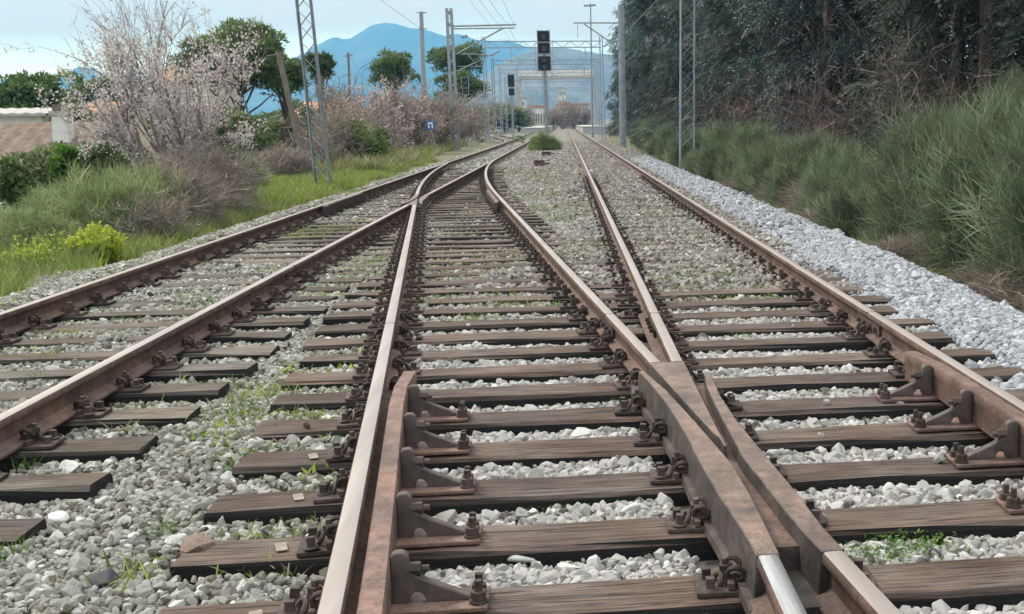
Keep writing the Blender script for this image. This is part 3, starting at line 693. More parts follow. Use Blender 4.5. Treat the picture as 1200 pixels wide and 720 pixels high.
def tubes(paths, name, n=5):
    V = []; Q = []
    for pts, rad in paths:
        b0 = len(V); k = n if rad[0] > .02 else 3
        for i, p in enumerate(pts):
            d = (pts[min(i+1, len(pts)-1)]-pts[max(i-1, 0)]).normalized(); u = d.orthogonal().normalized(); w = d.cross(u)
            for j in range(k):
                a = 2*math.pi*j/k; V.append(p+(u*math.cos(a)+w*math.sin(a))*rad[i])
        for i in range(len(pts)-1):
            for j in range(k): Q.append((b0+i*k+j, b0+i*k+(j+1) % k, b0+(i+1)*k+(j+1) % k, b0+(i+1)*k+j))
    return np_mesh(name, np.array([tuple(v) for v in V]), Q, smooth=True)
def grow(rd, base, d, length, rad, level, kids, spread, lift, out, wob=.18, shrink=.62, seg=5):
    pts = [Vector(base)]; rads = [rad]; d = Vector(d).normalized()
    for i in range(seg):
        d = (d+Vector((rd.gauss(0, wob), rd.gauss(0, wob), rd.gauss(0, wob)+lift))).normalized()
        pts.append(pts[-1]+d*(length/seg)); rads.append(rad*(1-.62*(i+1)/seg))
    out.append((pts, rads, level))
    if level <= 0: return
    n = kids[min(level-1, len(kids)-1)]
    for k in range(n):
        t = rd.uniform(.25, 1.0) if level > 1 else rd.uniform(.15, 1.0)
        i = min(seg, max(1, int(round(t*seg)))); a = rd.uniform(0, 6.283)
        u = d.orthogonal().normalized(); w = d.cross(u)
        nd = (d*math.cos(spread)+(u*math.cos(a)+w*math.sin(a))*math.sin(spread)*rd.uniform(.6, 1.3))
        grow(rd, pts[i], nd, length*shrink*rd.uniform(.7, 1.15), rads[i]*.62, level-1, kids, spread, lift, out, wob, shrink, max(3, seg-1))

def broom_mesh(seed, rad, h, n, wdt, droop=0.0, slen=(.30, .62), upb=.75, hollow=.30):
    rg = np.random.default_rng(seed)
    lob = rg.normal(size=(7, 3)); lob[:, 2] = np.abs(lob[:, 2]); lob = norm(lob)
    d = rg.normal(size=(n, 3)); d[:, 2] = np.abs(d[:, 2])*1.0; d = norm(d)
    bumpy = 1+.22*np.max(d@lob.T, axis=1)**6 - .16*np.abs(np.sin(d[:, 0]*5+seed)*np.sin(d[:, 1]*5))
    r_ = rg.uniform(hollow, 1, n)**.6*.80*bumpy
    P = d*r_[:, None]*np.array([rad, rad, h]); P[:, 2] = np.maximum(P[:, 2], .02)
    D = norm(d*.75+np.array([0, 0, upb])+rg.normal(0, .28, (n, 3))); L = rg.uniform(*slen, n)
    bend = rg.normal(0, .06, (n, 3)); bend[:, 2] -= droop*L*rg.uniform(.2, 1, n)
    bend[:, :2] += d[:, :2]*droop*.5
    V, Q, T = stems(P, D, L, rg.uniform(.6, 1.3, n)*wdt, bend, rg)
    tone = np.repeat(np.clip(rg.normal(.45, .22, n)+.12*np.sin(P[:, 0]*3+P[:, 1]*2.3+seed), 0, 1), 5)
    return np_mesh('foliage', V, Q, T, tone)
def tufted_mesh(seed, rad, h, ntuft, per, wdt, slen=(.22, .46), spread=.5, upb=.75, droop=.0, low=.0):
    rg = np.random.default_rng(seed); d = rg.normal(size=(ntuft, 3)); d[:, 2] = np.abs(d[:, 2])-low; d = norm(d); lob = norm(np.c_[rg.normal(size=(6, 2)), np.abs(rg.normal(size=6))])
    bumpy = .80+.30*np.max(d@lob.T, axis=1)**5; C = d*(rg.uniform(.35, .93, ntuft)**.7*bumpy)[:, None]*np.array([rad, rad, h]); C[:, 2] = np.maximum(C[:, 2], .03)
    A_ = norm(d*.7+np.array([0, 0, upb])+rg.normal(0, .28, (ntuft, 3))); ci = np.repeat(np.arange(ntuft), per); n = len(ci); tl = rg.uniform(.75, 1.25, ntuft)[ci]
    P = C[ci]+rg.normal(0, .055, (n, 3))-A_[ci]*.06; D = norm(A_[ci]+rg.normal(0, spread, (n, 3))); L = rg.uniform(*slen, n)*tl
    P[:, 2] = np.maximum(P[:, 2], .0); bend = rg.normal(0, .05, (n, 3)); bend[:, 2] += .05-droop*L*rg.uniform(.3, 1, n)
    V, Q, T = stems(P, D, L, rg.uniform(.6, 1.3, n)*wdt, bend, rg)
    tone = np.repeat(np.clip(rg.normal(.42, .2, n)+rg.normal(0, .16, ntuft)[ci], 0, 1), 5)
    return np_mesh('foliage', V, Q, T, tone)
def woody(seed, rad, h, n=9, r0=.02):
    rd = random.Random(seed); out = []
    for k in range(n):
        a = rd.uniform(0, 6.28); grow(rd, (rd.uniform(-.1, .1), rd.uniform(-.1, .1), 0), (math.cos(a)*rd.uniform(.2, .9), math.sin(a)*rd.uniform(.2, .9), 1), h*.75, r0, 1, [4], .5, .02, out)
    return tubes([(p, q) for p, q, l in out], 'stem', 4)
def copy_thing(root, name, loc, rotz, scale, label, group=None, cat=None):
    r_ = root.copy(); COL.objects.link(r_); r_.name = name; r_.location = loc; r_.rotation_euler = (0, 0, rotz); r_.scale = scale
    r_['label'] = label
    if group: r_['group'] = group
    elif 'group' in r_: del r_['group']
    for ch in list(root.children):
        c_ = ch.copy(); COL.objects.link(c_); c_.parent = r_
    return r_
class Kind:
    """a plant kind: prototypes made once, first use takes the prototype itself"""
    def __init__(s, name, cat, protos): s.name, s.cat, s.p, s.used = name, cat, protos, [False]*len(protos)
    def put(s, i, loc, rotz, scale, label, group=None):
        if isinstance(scale, (int, float)): scale = (scale,)*3
        o_ = s.p[i]
        if not s.used[i]:
            if callable(o_): o_ = s.p[i] = o_()
            s.used[i] = True; o_.location = loc; o_.rotation_euler = (0, 0, rotz); o_.scale = scale; tag(o_, label, s.cat, group); return o_
        return copy_thing(o_, s.name, loc, rotz, scale, label, group)
def thing_of(name, parts):
    e = empty(name)
    for nm, me, mt in parts: link(nm, me, mt, e)
    return e
def gz(x, y): return float(ground_z(x, y))
def spot(px, Y): 
    p = at(px, 144, Y); return (p.x, Y, gz(p.x, Y))

# --- broom bushes on the bank by the pale stone shoulder
broom = Kind('broom_bush', 'bush', [lambda i=i: thing_of('broom_bush', [('foliage', tufted_mesh(20+i, 1.25, 1.75, 430, 44, .0105, (.10, .46), .62), M['broom']), ('stem', woody(40+i, 1.2, 1.5), M['bark'])]) for i in range(3)])
dryb = Kind('dry_bush', 'bush', [lambda i=i: thing_of('dry_bush', [('foliage', tufted_mesh(60+i, 1.2, .95, 200, 26, .010, (.25, .65), .75, .3, .5), M['dry']), ('stem', woody(70+i, 1.1, .8, 8, .014), M['bark'])]) for i in range(2)])
G1 = 'broom bushes along the stone shoulder'
NUM = ['first', 'second', 'third', 'fourth', 'fifth', 'sixth', 'seventh', 'eighth', 'ninth', 'tenth', 'eleventh', 'twelfth', 'thirteenth']
bl = [(5.75, 8.4, 1.3, 0), (5.45, 10.6, 1.25, 1), (5.3, 12.9, 1.15, 2), (5.1, 15.2, 1.0, 0), (4.95, 17.6, .85, 1), (4.95, 20.2, .72, 2), (5.0, 24.0, .88, 0), (4.9, 27.0, .85, 1), (4.9, 30.5, .98, 2), (4.75, 33.6, .95, 0), (4.25, 36.6, .72, 1), (4.7, 41.5, .95, 1), (4.8, 46.5, .85, 2), (5.0, 53, .9, 0), (5.3, 61, 1.0, 1), (5.5, 70, 1.05, 2), (5.7, 82, 1.1, 0)]
n_before = sum(1 for b_ in bl if b_[1] < 38)
for k, (x, y, s, v) in enumerate(bl):
    if y < 38: lab = 'green broom bush, %s from the upright lattice mast towards the frog' % NUM[n_before-1-k]
    else: lab = 'green broom bush by the stone shoulder, %s beyond the upright lattice mast' % NUM[k-n_before]
    broom.put(v, (x, y, gz(x, y)-.05), k*1.3, (s, s, s*(1.05 if k % 2 else .95)), lab, G1)
for k, (x, y, s, h, lab) in enumerate([(7.2, 12.6, 1.45, 1.55, 'tall broom bush standing up the bank behind the front row, beside the red-twigged thicket'), (7.2, 10.0, 1.5, 1.65, 'tallest broom bush up the bank behind the brown dry stems'), (6.6, 16.5, 1.1, 1.1, 'broom bush up the bank in front of the dark conifers, beside bare twigs')]):
    broom.put(k, (x, y, gz(x, y)-.05), k*2.1+.4, (s, s, h), lab)
for k, (x, y, s, lab) in enumerate([(4.4, 10.4, .62, 'brown dry stems sprawling over the shoulder edge below the broom'), (4.55, 8.6, .72, 'reddish brown dry tangle under the broom at the edge of fresh stone'), (4.35, 14.0, .55, 'grey dry tangle between two broom bushes at the stone edge'), (4.2, 18.8, .55, 'straw-coloured dry grass clump leaning over the stone shoulder'), (4.4, 28.6, .55, 'brown dead undergrowth at the foot of the broom near the lattice mast'), (4.6, 12.0, .5, 'low dead stems under the broom beside the shoulder stones'), (5.9, 14.2, 1.0, 'tall dry stems between two broom bushes halfway up the bank'), (5.6, 19.0, .85, 'dry brown gap-filling brush behind the straw-coloured clump'), (5.2, 22.3, .8, 'dry brown brush separating the broom bushes short of the mast'), (4.7, 25.6, .6, 'small dry tangle at the stone edge short of the dead undergrowth')]):
    dryb.put(k % 2, (x, y, gz(x, y)-.08), k*1.7, (s, s*1.25, s*.85), lab)

# --- conifers
def conifer_mesh(seed, H, rad, nclump, per):
    rg = np.random.default_rng(seed); t = rg.uniform(0, 1, nclump)**1.25; a = rg.uniform(0, 6.283, nclump)
    prof = rad*np.clip((1-t)*1.9, 0, 1)**.7*(.78+.34*np.sin(a*3+t*11+seed)); rr = prof*rg.uniform(.45, 1.0, nclump)**.6
    C = np.stack([np.cos(a)*rr, np.sin(a)*rr, .25+t*H], -1); cs = rg.uniform(.40, .85, nclump)
    ci = np.repeat(np.arange(nclump), per); n = len(ci)
    o_ = rg.normal(size=(n, 3)); o_ = norm(o_)*rg.uniform(.3, 1, (n, 1)); P = C[ci]+o_*cs[ci][:, None]*np.array([1, 1, 1.15])
    rad_d = norm(np.c_[np.cos(a[ci]), np.sin(a[ci]), np.zeros(n)])
    D = norm(rad_d*.75+o_*.5+np.array([0, 0, -.8])+rg.normal(0, .25, (n, 3)))
    Nn = norm(np.array([0, 0, 1.])+rg.normal(0, .5, (n, 3))); sd_ = norm(np.cross(D, Nn)); K = 8; Ls = rg.uniform(.28, .5, n)
    Cs, Ds, Ns, LL_, WW, TT = [], [], [], [], [], []
    base_t = np.clip(rg.normal(.40, .17, n)+(rg.normal(0, .27, nclump))[ci], 0, 1)
    for i in range(K):
        s = (-1)**i; f = i/(K-1)
        Cs.append(P+D*(Ls*f*.9)[:, None]); Ds.append(norm(D*.75+sd_*s*(.75 if i < K-1 else 0)+rg.normal(0, .12, (n, 3)))); Ns.append(Nn); LL_.append(Ls*(.42-.18*f)); WW.append(Ls*.15); TT.append(base_t)
    V, Q = leaves(np.concatenate(Cs), np.concatenate(Ds), np.concatenate(Ns), np.concatenate(LL_), np.concatenate(WW))
    return np_mesh('crown', V, Q, None, np.repeat(np.concatenate(TT), 4))
def conifer(i, H, rad):
    rd = random.Random(i); out = []; grow(rd, (0, 0, -.3), (0, 0, 1), H*.95, .20, 0, [0], 0, .1, out, .03, seg=8)
    for k in range(26):
        z = rd.uniform(.4, H*.8); a = rd.uniform(0, 6.28); grow(rd, (0, 0, z), (math.cos(a), math.sin(a), .25), rad*(1-z/H)*.9+.3, .035, 0, [0], 0, -.03, out, .1)
    return thing_of('conifer_tree', [('crown', conifer_mesh(300+i, H, rad, 165, 32), M[['conifer', 'conifer_b', 'conifer_c'][i]]), ('trunk', tubes([(p, q) for p, q, l in out], 'trunk'), M['bark'])])
con = Kind('conifer_tree', 'tree', [lambda i=i, h=h, r_=r_: conifer(i, h, r_) for i, (h, r_) in enumerate([(12.5, 2.3), (14, 2.5), (11.5, 2.1)])])
G2 = 'dark conifers behind the broom'
row = [(9.6, 15.5, .95), (9.9, 19.6, 1.0), (9.2, 23.5, 1.05), (8.9, 28, .95), (8.4, 33, 1.05), (8.0, 38, 1.0), (7.9, 44, 1.05), (7.6, 50, .95), (7.4, 57, 1.05), (7.3, 65, 1.0), (7.4, 74, 1.08), (7.4, 84, 1.1), (7.5, 96, 1.15), (7.8, 110, 1.15), (8.2, 127, 1.2), (8.8, 148, 1.25), (9.6, 175, 1.2), (10.5, 205, 1.15)]
for k, (x, y, s) in enumerate(row):
    con.put((k*7 // 2) % 3, (x+.7*math.sin(k*2.7), y, gz(x, y)), k*2.1, (s*1.05, s*1.05, s*(1+.14*math.sin(k*1.9))), 'tall dark conifer in the row behind the broom, %s along from the red-twigged thicket' % (NUM+['fourteenth', 'fifteenth', 'sixteenth', 'seventeenth', 'eighteenth'])[k], G2)
for k, (x, y, s) in enumerate([(12.5, 17, 1.1), (13, 22, 1.15), (12.6, 28, 1.1), (12, 35, 1.15), (11.5, 43, 1.15), (11, 54, 1.2), (16, 20, 1.2), (16.5, 25, 1.2), (15.5, 31, 1.2), (15, 39, 1.25), (19, 23, 1.3), (14, 48, 1.25)]):
    con.put((k+1) % 3, (x, y, gz(x, y)), k*1.9+.5, s, 'tall conifer showing between the trees of the front conifer row', 'second row of conifers')

# --- bare and red-twigged thickets
def twig_thing(name, seed, n_main, length, kids, spread, rad, mt, lvl=2, fine=1400, fmat=None, flen=(.2, .5), fw_=.008, lift=.05, slope=.9):
    rd = random.Random(seed); out = []
    for k in range(n_main):
        a = rd.uniform(0, 6.28); grow(rd, (rd.uniform(-.25, .25), rd.uniform(-.25, .25), -.1), (math.cos(a)*rd.uniform(.1, slope), math.sin(a)*rd.uniform(.1, slope), 1), length*rd.uniform(.7, 1.1), rad, lvl, kids, spread, lift, out)
    rg = np.random.default_rng(seed); segs = [(p, l) for p, q, l in out if l <= 1]
    pts = []; dirs = []
    for j in range(fine):
        p, l = segs[rg.integers(len(segs))]; i = rg.integers(1, len(p)); f = rg.random(); a_, b_ = p[i-1], p[i]
        pts.append(a_.lerp(b_, f)); dirs.append((b_-a_).normalized())
    P = np.array([tuple(v) for v in pts]); D = np.array([tuple(v) for v in dirs]); D = norm(D+rg.normal(0, .55, D.shape)); n = len(P)
    V, Q, T = stems(P, D, rg.uniform(*flen, n), rg.uniform(.6, 1.4, n)*fw_, rg.normal(0, .06, (n, 3)), rg)
    return thing_of(name, [('trunk', tubes([(p, q) for p, q, l in out], 'trunk', 5), mt), ('twigs', np_mesh('twigs', V, Q, T, np.repeat(np.clip(rg.normal(.5, .25, n), 0, 1), 5)), fmat)]), P, D
thick = Kind('bare_thicket', 'shrub', [lambda i=i: twig_thing('bare_thicket', 500+i, 7, 2.2, [5, 5], .75, .022, M['bark_pale'], 2, 1000, M['twig_red'], (.25, .6), .011)[0] for i in range(2)])
for k, (px, Y, s, lab) in enumerate([(885, 36, 1.25, 'reddish bare-twigged thicket in front of dark conifers'), (935, 30, .75, 'tangled grey bare shrub between two broom bushes'), (1085, 21, 1.15, 'bare reddish shrub high on the bank above the broom'), (1000, 25, 1.05, 'bare pale-branched shrub leaning against the conifer row'), (850, 45, 1.0, 'reddish dead branches beside the upright lattice mast')]):
    x, y, z = spot(px, Y); thick.put(k % 2, (x, y, z-.1), k*1.4, (s, s, s*1.0), lab)

# --- left side: verge grass, spurge, shrubs
def tuft_mesh(name, seed, n, h, w, mat, spread=.5, flat=.0):
    rg = np.random.default_rng(seed); P = np.c_[rg.normal(0, .05, (n, 2)), np.zeros(n)]; a = rg.uniform(0, 6.28, n)
    D = norm(np.c_[np.cos(a)*spread, np.sin(a)*spread, np.ones(n)]*np.c_[rg.uniform(.2, 1.2, (n, 2)), np.ones(n)]); L = h*rg.uniform(.5, 1.1, n)
    bend = np.c_[np.cos(a), np.sin(a), -.3*np.ones(n)]*(L*.25)[:, None]
    V, Q, T = stems(P, D, L, w*rg.uniform(.6, 1.3, n), bend, rg)
    me = np_mesh(name, V, Q, T, np.repeat(np.clip(rg.normal(.5, .25, n), 0, 1), 5)); me.materials.append(mat); return me
def grass_patch(name, seed, n, area, h, cond, mats, smin=.6, smax=1.4, nb=16, w=.011):
    rg = np.random.default_rng(seed); src = [tuft_mesh(name+'_tuft', seed+i, nb, h, w, mats[i % len(mats)]) for i in range(6)]
    x = rg.uniform(area[0], area[1], n); y = area[2]+(area[3]-area[2])*rg.random(n)**1.5; k = cond(x, y, rg); x, y = x[k], y[k]; n = len(x)
    sc = rg.uniform(smin, smax, n); pts = np.c_[x, y, ground_z(x, y)-.02]
    return tag(gn_scatter(name, pts, np.c_[rg.normal(0, .12, (n, 2)), rg.uniform(0, 6.28, n)], np.c_[sc, sc, sc*rg.uniform(.6, 1.3, n)], rg.integers(0, 6, n), rg.random(n), src), kind='stuff')
vedge = lambda y: -5.55-.012*y+.18*np.sin(y*1.1)+.1*np.sin(y*2.7)-.35*smooth01(18, 34, y)
M['grass_dry'] = foliage('dry_grass', (.16, .15, .075), (.36, .32, .19), (.52, .47, .32), .3)
M['grass_lime'] = foliage('fresh_grass', (.13, .20, .03), (.37, .48, .09), (.56, .60, .19), .4)
grass_patch('grass', 801, 15000, (-11, -5.3, 9, 62), .26, lambda x, y, rg: x < vedge(y)+rg.normal(0, .10, len(x)), [M['grass'], M['weed'], M['grass_lime'], M['grass'], M['grass_lime'], M['grass_dry']])
grass_patch('grass', 821, 3000, (-7.2, -5.4, 24, 60), .30, lambda x, y, rg: x < vedge(y)-.1, [M['grass_lime'], M['grass_lime'], M['grass'], M['grass_dry']], .6, 1.2)
grass_patch('grass', 841, 2600, (-13, -5.6, 45, 110), .55, lambda x, y, rg: x < vedge(y)-.3-.02*(y-45), [M['grass_dry'], M['grass'], M['grass_lime'], M['grass_dry']], .7, 1.5, 16, .03)
grass_patch('grass', 861, 2600, (3.85, 8, 7, 70), .32, lambda x, y, rg: x > 4.0+.1*np.sin(y*2)+.35*smooth01(25, 60, y), [M['weed'], M['grass_dry'], M['grass_dry']], .5, 1.0)
grass_patch('grass', 881, 3200, (-8.2, -5.6, 10, 27), .42, lambda x, y, rg: (x < vedge(y)-.12) & (x > vedge(y)-1.5), [M['grass'], M['grass_lime'], M['grass_dry'], M['weed'], M['grass']], .5, 1.2, 18, .010)
def spurge(seed, rad, h, n):
    rg = np.random.default_rng(seed); k = 70; a = rg.uniform(0, 6.28, k); r_ = rad*np.sqrt(rg.random(k)); B_ = np.c_[np.cos(a)*r_, np.sin(a)*r_, np.zeros(k)]
    tip = B_*1.25+np.c_[np.zeros((k, 2)), h*(1-.35*(r_/rad)**2)*rg.uniform(.75, 1.1, k)]
    i = rg.integers(0, k, n); f = rg.random(n)**.5; P = B_[i]+(tip[i]-B_[i])*f[:, None]+rg.normal(0, .018, (n, 3))
    D = norm(rg.normal(size=(n, 3))*np.array([1, 1, .5])+np.array([0, 0, .5])); V, Q = leaves(P, D, norm(rg.normal(size=(n, 3))+np.array([0, 0, 1])), rg.uniform(.04, .075, n), rg.uniform(.016, .03, n))
    V2, Q2, T2 = stems(B_, norm(tip-B_), np.linalg.norm(tip-B_, axis=1), np.full(k, .008), np.zeros((k, 3)), rg)
    return thing_of('spurge_plant', [('foliage', np_mesh('foliage', V, Q, None, np.repeat(np.clip(.25+.65*f+rg.normal(0, .12, n), 0, 1), 4)), M['lime']), ('stem', np_mesh('stem', V2, Q2, T2, np.full(k*5, .3)), M['weed'])])
spg = Kind('spurge_plant', 'plant', [lambda: spurge(901, .30, .52, 4200), lambda: spurge(902, .30, .5, 260)])
spg.put(0, (-6.15, 15.9, gz(-6.15, 15.9)), 0, (.9, .9, 1.0), 'bright lime-yellow leafy plant on the verge in front of the shrubs')
for k, (px, Y) in enumerate([(28, 15.4), (45, 16.4), (10, 14.8)]):
    x, y, z = spot(px, Y); spg.put(1, (x, y, z), k*1.1, (.9, .9, .9+.1*k), 'sparse yellow-flowered plant in the verge grass beside the lime-yellow plant', 'yellow verge flowers')
gb = Kind('grey_green_shrub', 'shrub', [lambda i=i: thing_of('grey_green_shrub', [('foliage', tufted_mesh(620+i, 1.25, 1.35, 420, 26, .012, (.10, .30), .95, .55), M['broom_grey']), ('stem', woody(640+i, 1.2, 1.3), M['bark'])]) for i in range(2)])
dv = Kind('dry_shrub', 'shrub', [lambda i=i: thing_of('dry_shrub', [('foliage', tufted_mesh(660+i, 1.2, 1.4, 300, 22, .011, (.15, .45), 1.0, .4, .1), M['dry']), ('stem', woody(680+i, 1.2, 1.4, 14), M['bark_pale'])]) for i in range(2)])
for k, (px, Y, s, h, lab) in enumerate([(108, 19.5, 1.0, 1.0, 'grey-green feathery shrub behind the lime-yellow plant'), (148, 21, .9, 1.0, 'grey-green shrub growing against the dry brown shrub on the verge'), (60, 21, .75, .75, 'grey-green shrub on the verge below the old tiled roof'), (15, 18, .7, .6, 'grey-green shrub by the sparse yellow flowers'), (262, 34, 1.1, 1.0, 'olive-green shrub beside the blossoming almond tree')]):
    x, y, z = spot(px, Y); gb.put(k % 2, (x, y, z-.05), k*1.2, (s, s, h), lab)
for k, (px, Y, s, h, lab) in enumerate([(190, 21.5, .95, .95, 'dry grey-brown shrub under the blossoming almond tree'), (228, 24, 1.0, 1.05, 'dry brown shrub between the almond tree and the verge grass'), (330, 43, 1.3, .9, 'dry brown shrub at the foot of the leaning wooden pole')]):
    x, y, z = spot(px, Y); dv.put(k % 2, (x, y, z-.05), k*1.2, (s, s, h), lab)

# almond in blossom
def blossom_tree(seed, n_main, length, nb, size, bmat, kids=(6, 6), fine=2500, hmax=None, rad=.05):
    e, P, D = twig_thing('almond_tree', seed, n_main, length, list(kids), .55, rad, M['bark_pale'], 2, fine, M['dry'], (.15, .45), .010, .10, .55)
    rg = np.random.default_rng(seed+5); i = rg.integers(0, len(P), nb); Q0 = P[i]+rg.normal(0, .07, (nb, 3))
    if hmax: 
        k = Q0[:, 2] < hmax*rg.uniform(.5, 1.15, nb); Q0 = Q0[k]; nb = len(Q0)
    ang = rg.integers(0, 3, nb); Dd = norm(rg.normal(size=(nb, 3))); V, Q = leaves(Q0, Dd, norm(rg.normal(size=(nb, 3))), rg.uniform(.7, 1.3, nb)*size, rg.uniform(.7, 1.2, nb)*size*.9)
    link('blossom', np_mesh('blossom', V, Q, None, np.repeat(rg.random(nb), 4)), bmat, e); return e
x, y, z = spot(195, 26)
al = blossom_tree(71, 9, 3.5, 30000, .066, M['blossom'], hmax=3.9, rad=.055); al.location = (x, y, z-.1); al.scale = (.8, .8, 1.0); tag(al, 'almond tree in white blossom with bare upper branches behind the dry shrub', 'tree')
M['pinkblossom'] = foliage('pink_blossom', (.36, .28, .265), (.56, .46, .44), (.70, .62, .60), .3)
pk = Kind('almond_tree', 'tree', [lambda: blossom_tree(75, 8, 2.6, 3800, .13, M['pinkblossom'], (6, 5), 2600, rad=.07)])
for k, (px, Y, s, lab) in enumerate([(445, 62, .95, 'pink-blossomed almond tree beside the fresh green bush'), (480, 74, 1.05, 'pink-blossomed almond tree behind the dry verge grass and blue sign')]):
    x, y, z = spot(px, Y); pk.put(0, (x, y, z), k*2, s, lab)
thick2 = Kind('bare_thicket', 'shrub', [lambda i=i: twig_thing('bare_thicket', 520+i, 14, 2.6, [5, 6], .7, .03, M['bark_pale'], 2, 2600, M['twig_pink'], (.3, .8), .026)[0] for i in range(2)])
for k, (px, Y, s, lab) in enumerate([(400, 52, .85, 'grey leafless thicket behind the leaning lattice mast'), (372, 47, .5, 'low grey leafless shrub at the foot of the leaning lattice mast'), (425, 56, .6, 'grey-pink leafless shrub next to the fresh green bush'), (512, 84, 1.15, 'brown leafless thicket behind the small blue sign'), (495, 92, 1.3, 'pinkish leafless thicket under the slim grey mast'), (535, 100, 1.2, 'leafless thicket at the foot of the cantilever mast'), (465, 78, 1.05, 'grey-pink leafless thicket between the two pink almond trees'), (562, 118, 1.25, 'leafless thicket behind the small side signals'), (405, 66, 1.25, 'taller grey bare tree in front of the orange roofed house')]):
    x, y, z = spot(px, Y); thick2.put(k % 2, (x, y, z-.1), k*1.3, s, lab)

for k, (px, Y, s, lab) in enumerate([(172, 18.8, .27, 'pale leafless brush in front of the dry grey-brown shrub'), (222, 21.5, .33, 'pale twiggy brush beside the dry shrub at the grass edge'), (258, 27.5, .45, 'pale twiggy brush under the blossoming almond, beside the verge')]):
    x, y, z = spot(px, Y); thick2.put(k % 2, (x, y, z-.05), k*1.9+.7, (s*1.25, s*1.25, s), lab)

# leafy trees: clumped crowns
def crown_mesh(seed, rx, rz, nclump, per, lsize, flat=.65, needles=False):
    rg = np.random.default_rng(seed); d = norm(rg.normal(size=(nclump, 3))); d[:, 2] = np.where(d[:, 2] < -flat, -d[:, 2]*.5, d[:, 2])
    C = d*rg.uniform(.30, 1.0, (nclump, 1))*np.array([rx, rx, rz])*(.85+.22*np.sin(d[:, :1]*4+seed)*np.sin(d[:, 1:2]*3+seed*2)); cs = rg.uniform(.17, .36, nclump)*rx
    ci = np.repeat(np.arange(nclump), per); n = len(ci); o_ = norm(rg.normal(size=(n, 3))); o_[:, 2] = np.where(rg.random(n) < .65, np.abs(o_[:, 2]), o_[:, 2]); rr = rg.uniform(.55, 1, n)[:, None]
    P = C[ci]+o_*rr*cs[ci][:, None]*np.array([1, 1, .8]); D = norm(o_+rg.normal(0, .45, (n, 3))+np.array([0, 0, .35 if needles else -.1]))
    V, Q = leaves(P, D, norm(rg.normal(size=(n, 3))), rg.uniform(.6, 1.3, n)*lsize, rg.uniform(.6, 1.2, n)*lsize*(.30 if needles else .5))
    tone = np.clip(rg.normal(.4, .18, n)+rg.normal(0, .14, nclump)[ci]+.15*o_[:, 2], 0, 1)
    return np_mesh('crown', V, Q, None, np.repeat(tone, 4)), C
def leafy(name, seed, rx, rz, zc, nclump, per, lsize, mt, needles=False, trunk_r=.16, lean=(0, 0)):
    cr, C = crown_mesh(seed, rx, rz, nclump, per, lsize, needles=needles)
    cr.transform(Matrix.Translation((lean[0], lean[1], zc))); rd = random.Random(seed); out = []
    top = Vector((lean[0], lean[1], zc)); p0 = Vector((0, 0, -.3)); mid = p0.lerp(top, .55)+Vector((rd.uniform(-.2, .2), rd.uniform(-.2, .2), 0))
    out.append(([p0, p0.lerp(mid, .5), mid, mid.lerp(top, .5), top], [trunk_r, trunk_r*.85, trunk_r*.75, trunk_r*.6, trunk_r*.45]))
    for c in C[:26]:
        q_ = Vector(c)+Vector((lean[0], lean[1], zc)); a_ = mid.lerp(top, rd.uniform(0, .9)); out.append(([a_, a_.lerp(q_, .5)+Vector((0, 0, -.1)), q_], [trunk_r*.4, trunk_r*.25, .02]))
    return thing_of(name, [('crown', cr, mt), ('trunk', tubes(out, 'trunk', 6), M['bark'])])
def put_leafy(name, cat, px, pcy, Y, wpx, hpx, lab, mt, seed, nclump=60, per=130, lsize=.3, needles=False, lean=(0, 0), group=None):
    """crown centre at pixel height pcy, wpx x hpx pixels large at distance Y"""
    x, y, z = spot(px, Y); c = at(px, pcy, Y); rz_ = hpx/2*Y/F_PX; zc_ = c.z-z
    if cat == 'bush': rz_ = (zc_+rz_)/1.85; zc_ = rz_*.85
    e = leafy(name, seed, wpx/2*Y/F_PX, rz_, zc_, nclump, per, lsize, mt, needles, .05*Y/20, lean); e.location = (x, y, z); return tag(e, lab, cat, group)
put_leafy('pine_tree', 'tree', 285, 77, 62, 116, 88, 'large stone pine with rounded crown behind the leaning wooden pole', M['pine'], 11, 180, 240, .28, True)
put_leafy('pine_tree', 'tree', 335, 92, 66, 50, 52, 'smaller pine crown touching the large stone pine', M['pine'], 12, 60, 150, .28, True)
put_leafy('pine_tree', 'tree', 378, 82, 85, 36, 52, 'dark pine behind the leaning lattice mast', M['pine'], 13, 34, 110, .34, True)
put_leafy('pine_tree', 'tree', 464, 88, 120, 58, 56, 'round dark pine against the blue mountain, beside the slim grey mast', M['pine'], 14, 46, 120, .5, True)
put_leafy('pine_tree', 'tree', 540, 76, 140, 62, 50, 'broad dark pine behind the cantilever mast', M['pine'], 15, 50, 120, .55, True)
put_leafy('pine_tree', 'tree', 540, 104, 135, 66, 34, 'lower dark pine crown behind the small side signals', M['pine'], 16, 40, 110, .55, True)
put_leafy('evergreen_tree', 'tree', 38, 124, 66, 118, 70, 'big rounded evergreen tree behind the white house', M['oak'], 17, 70, 140, .34)
put_leafy('evergreen_tree', 'tree', 85, 146, 55, 42, 54, 'light green leafy tree beside the white chimney', M['shrub'], 18, 40, 110, .28)
put_leafy('evergreen_tree', 'tree', 118, 110, 150, 64, 22, 'far dark tree clump above the red tiled roof', M['oak'], 19, 36, 100, .7)
put_leafy('evergreen_tree', 'tree', 165, 112, 165, 70, 20, 'far dark tree clump beyond the almond tree', M['oak'], 20, 36, 100, .7)
put_leafy('evergreen_bush', 'bush', 300, 168, 50, 46, 34, 'dark clipped evergreen bush under the large stone pine', M['oak'], 21, 46, 120, .18)
put_leafy('evergreen_bush', 'bush', 268, 140, 54, 60, 40, 'olive-green leafy bush below the stone pine trunk', M['shrub'], 22, 44, 110, .26)
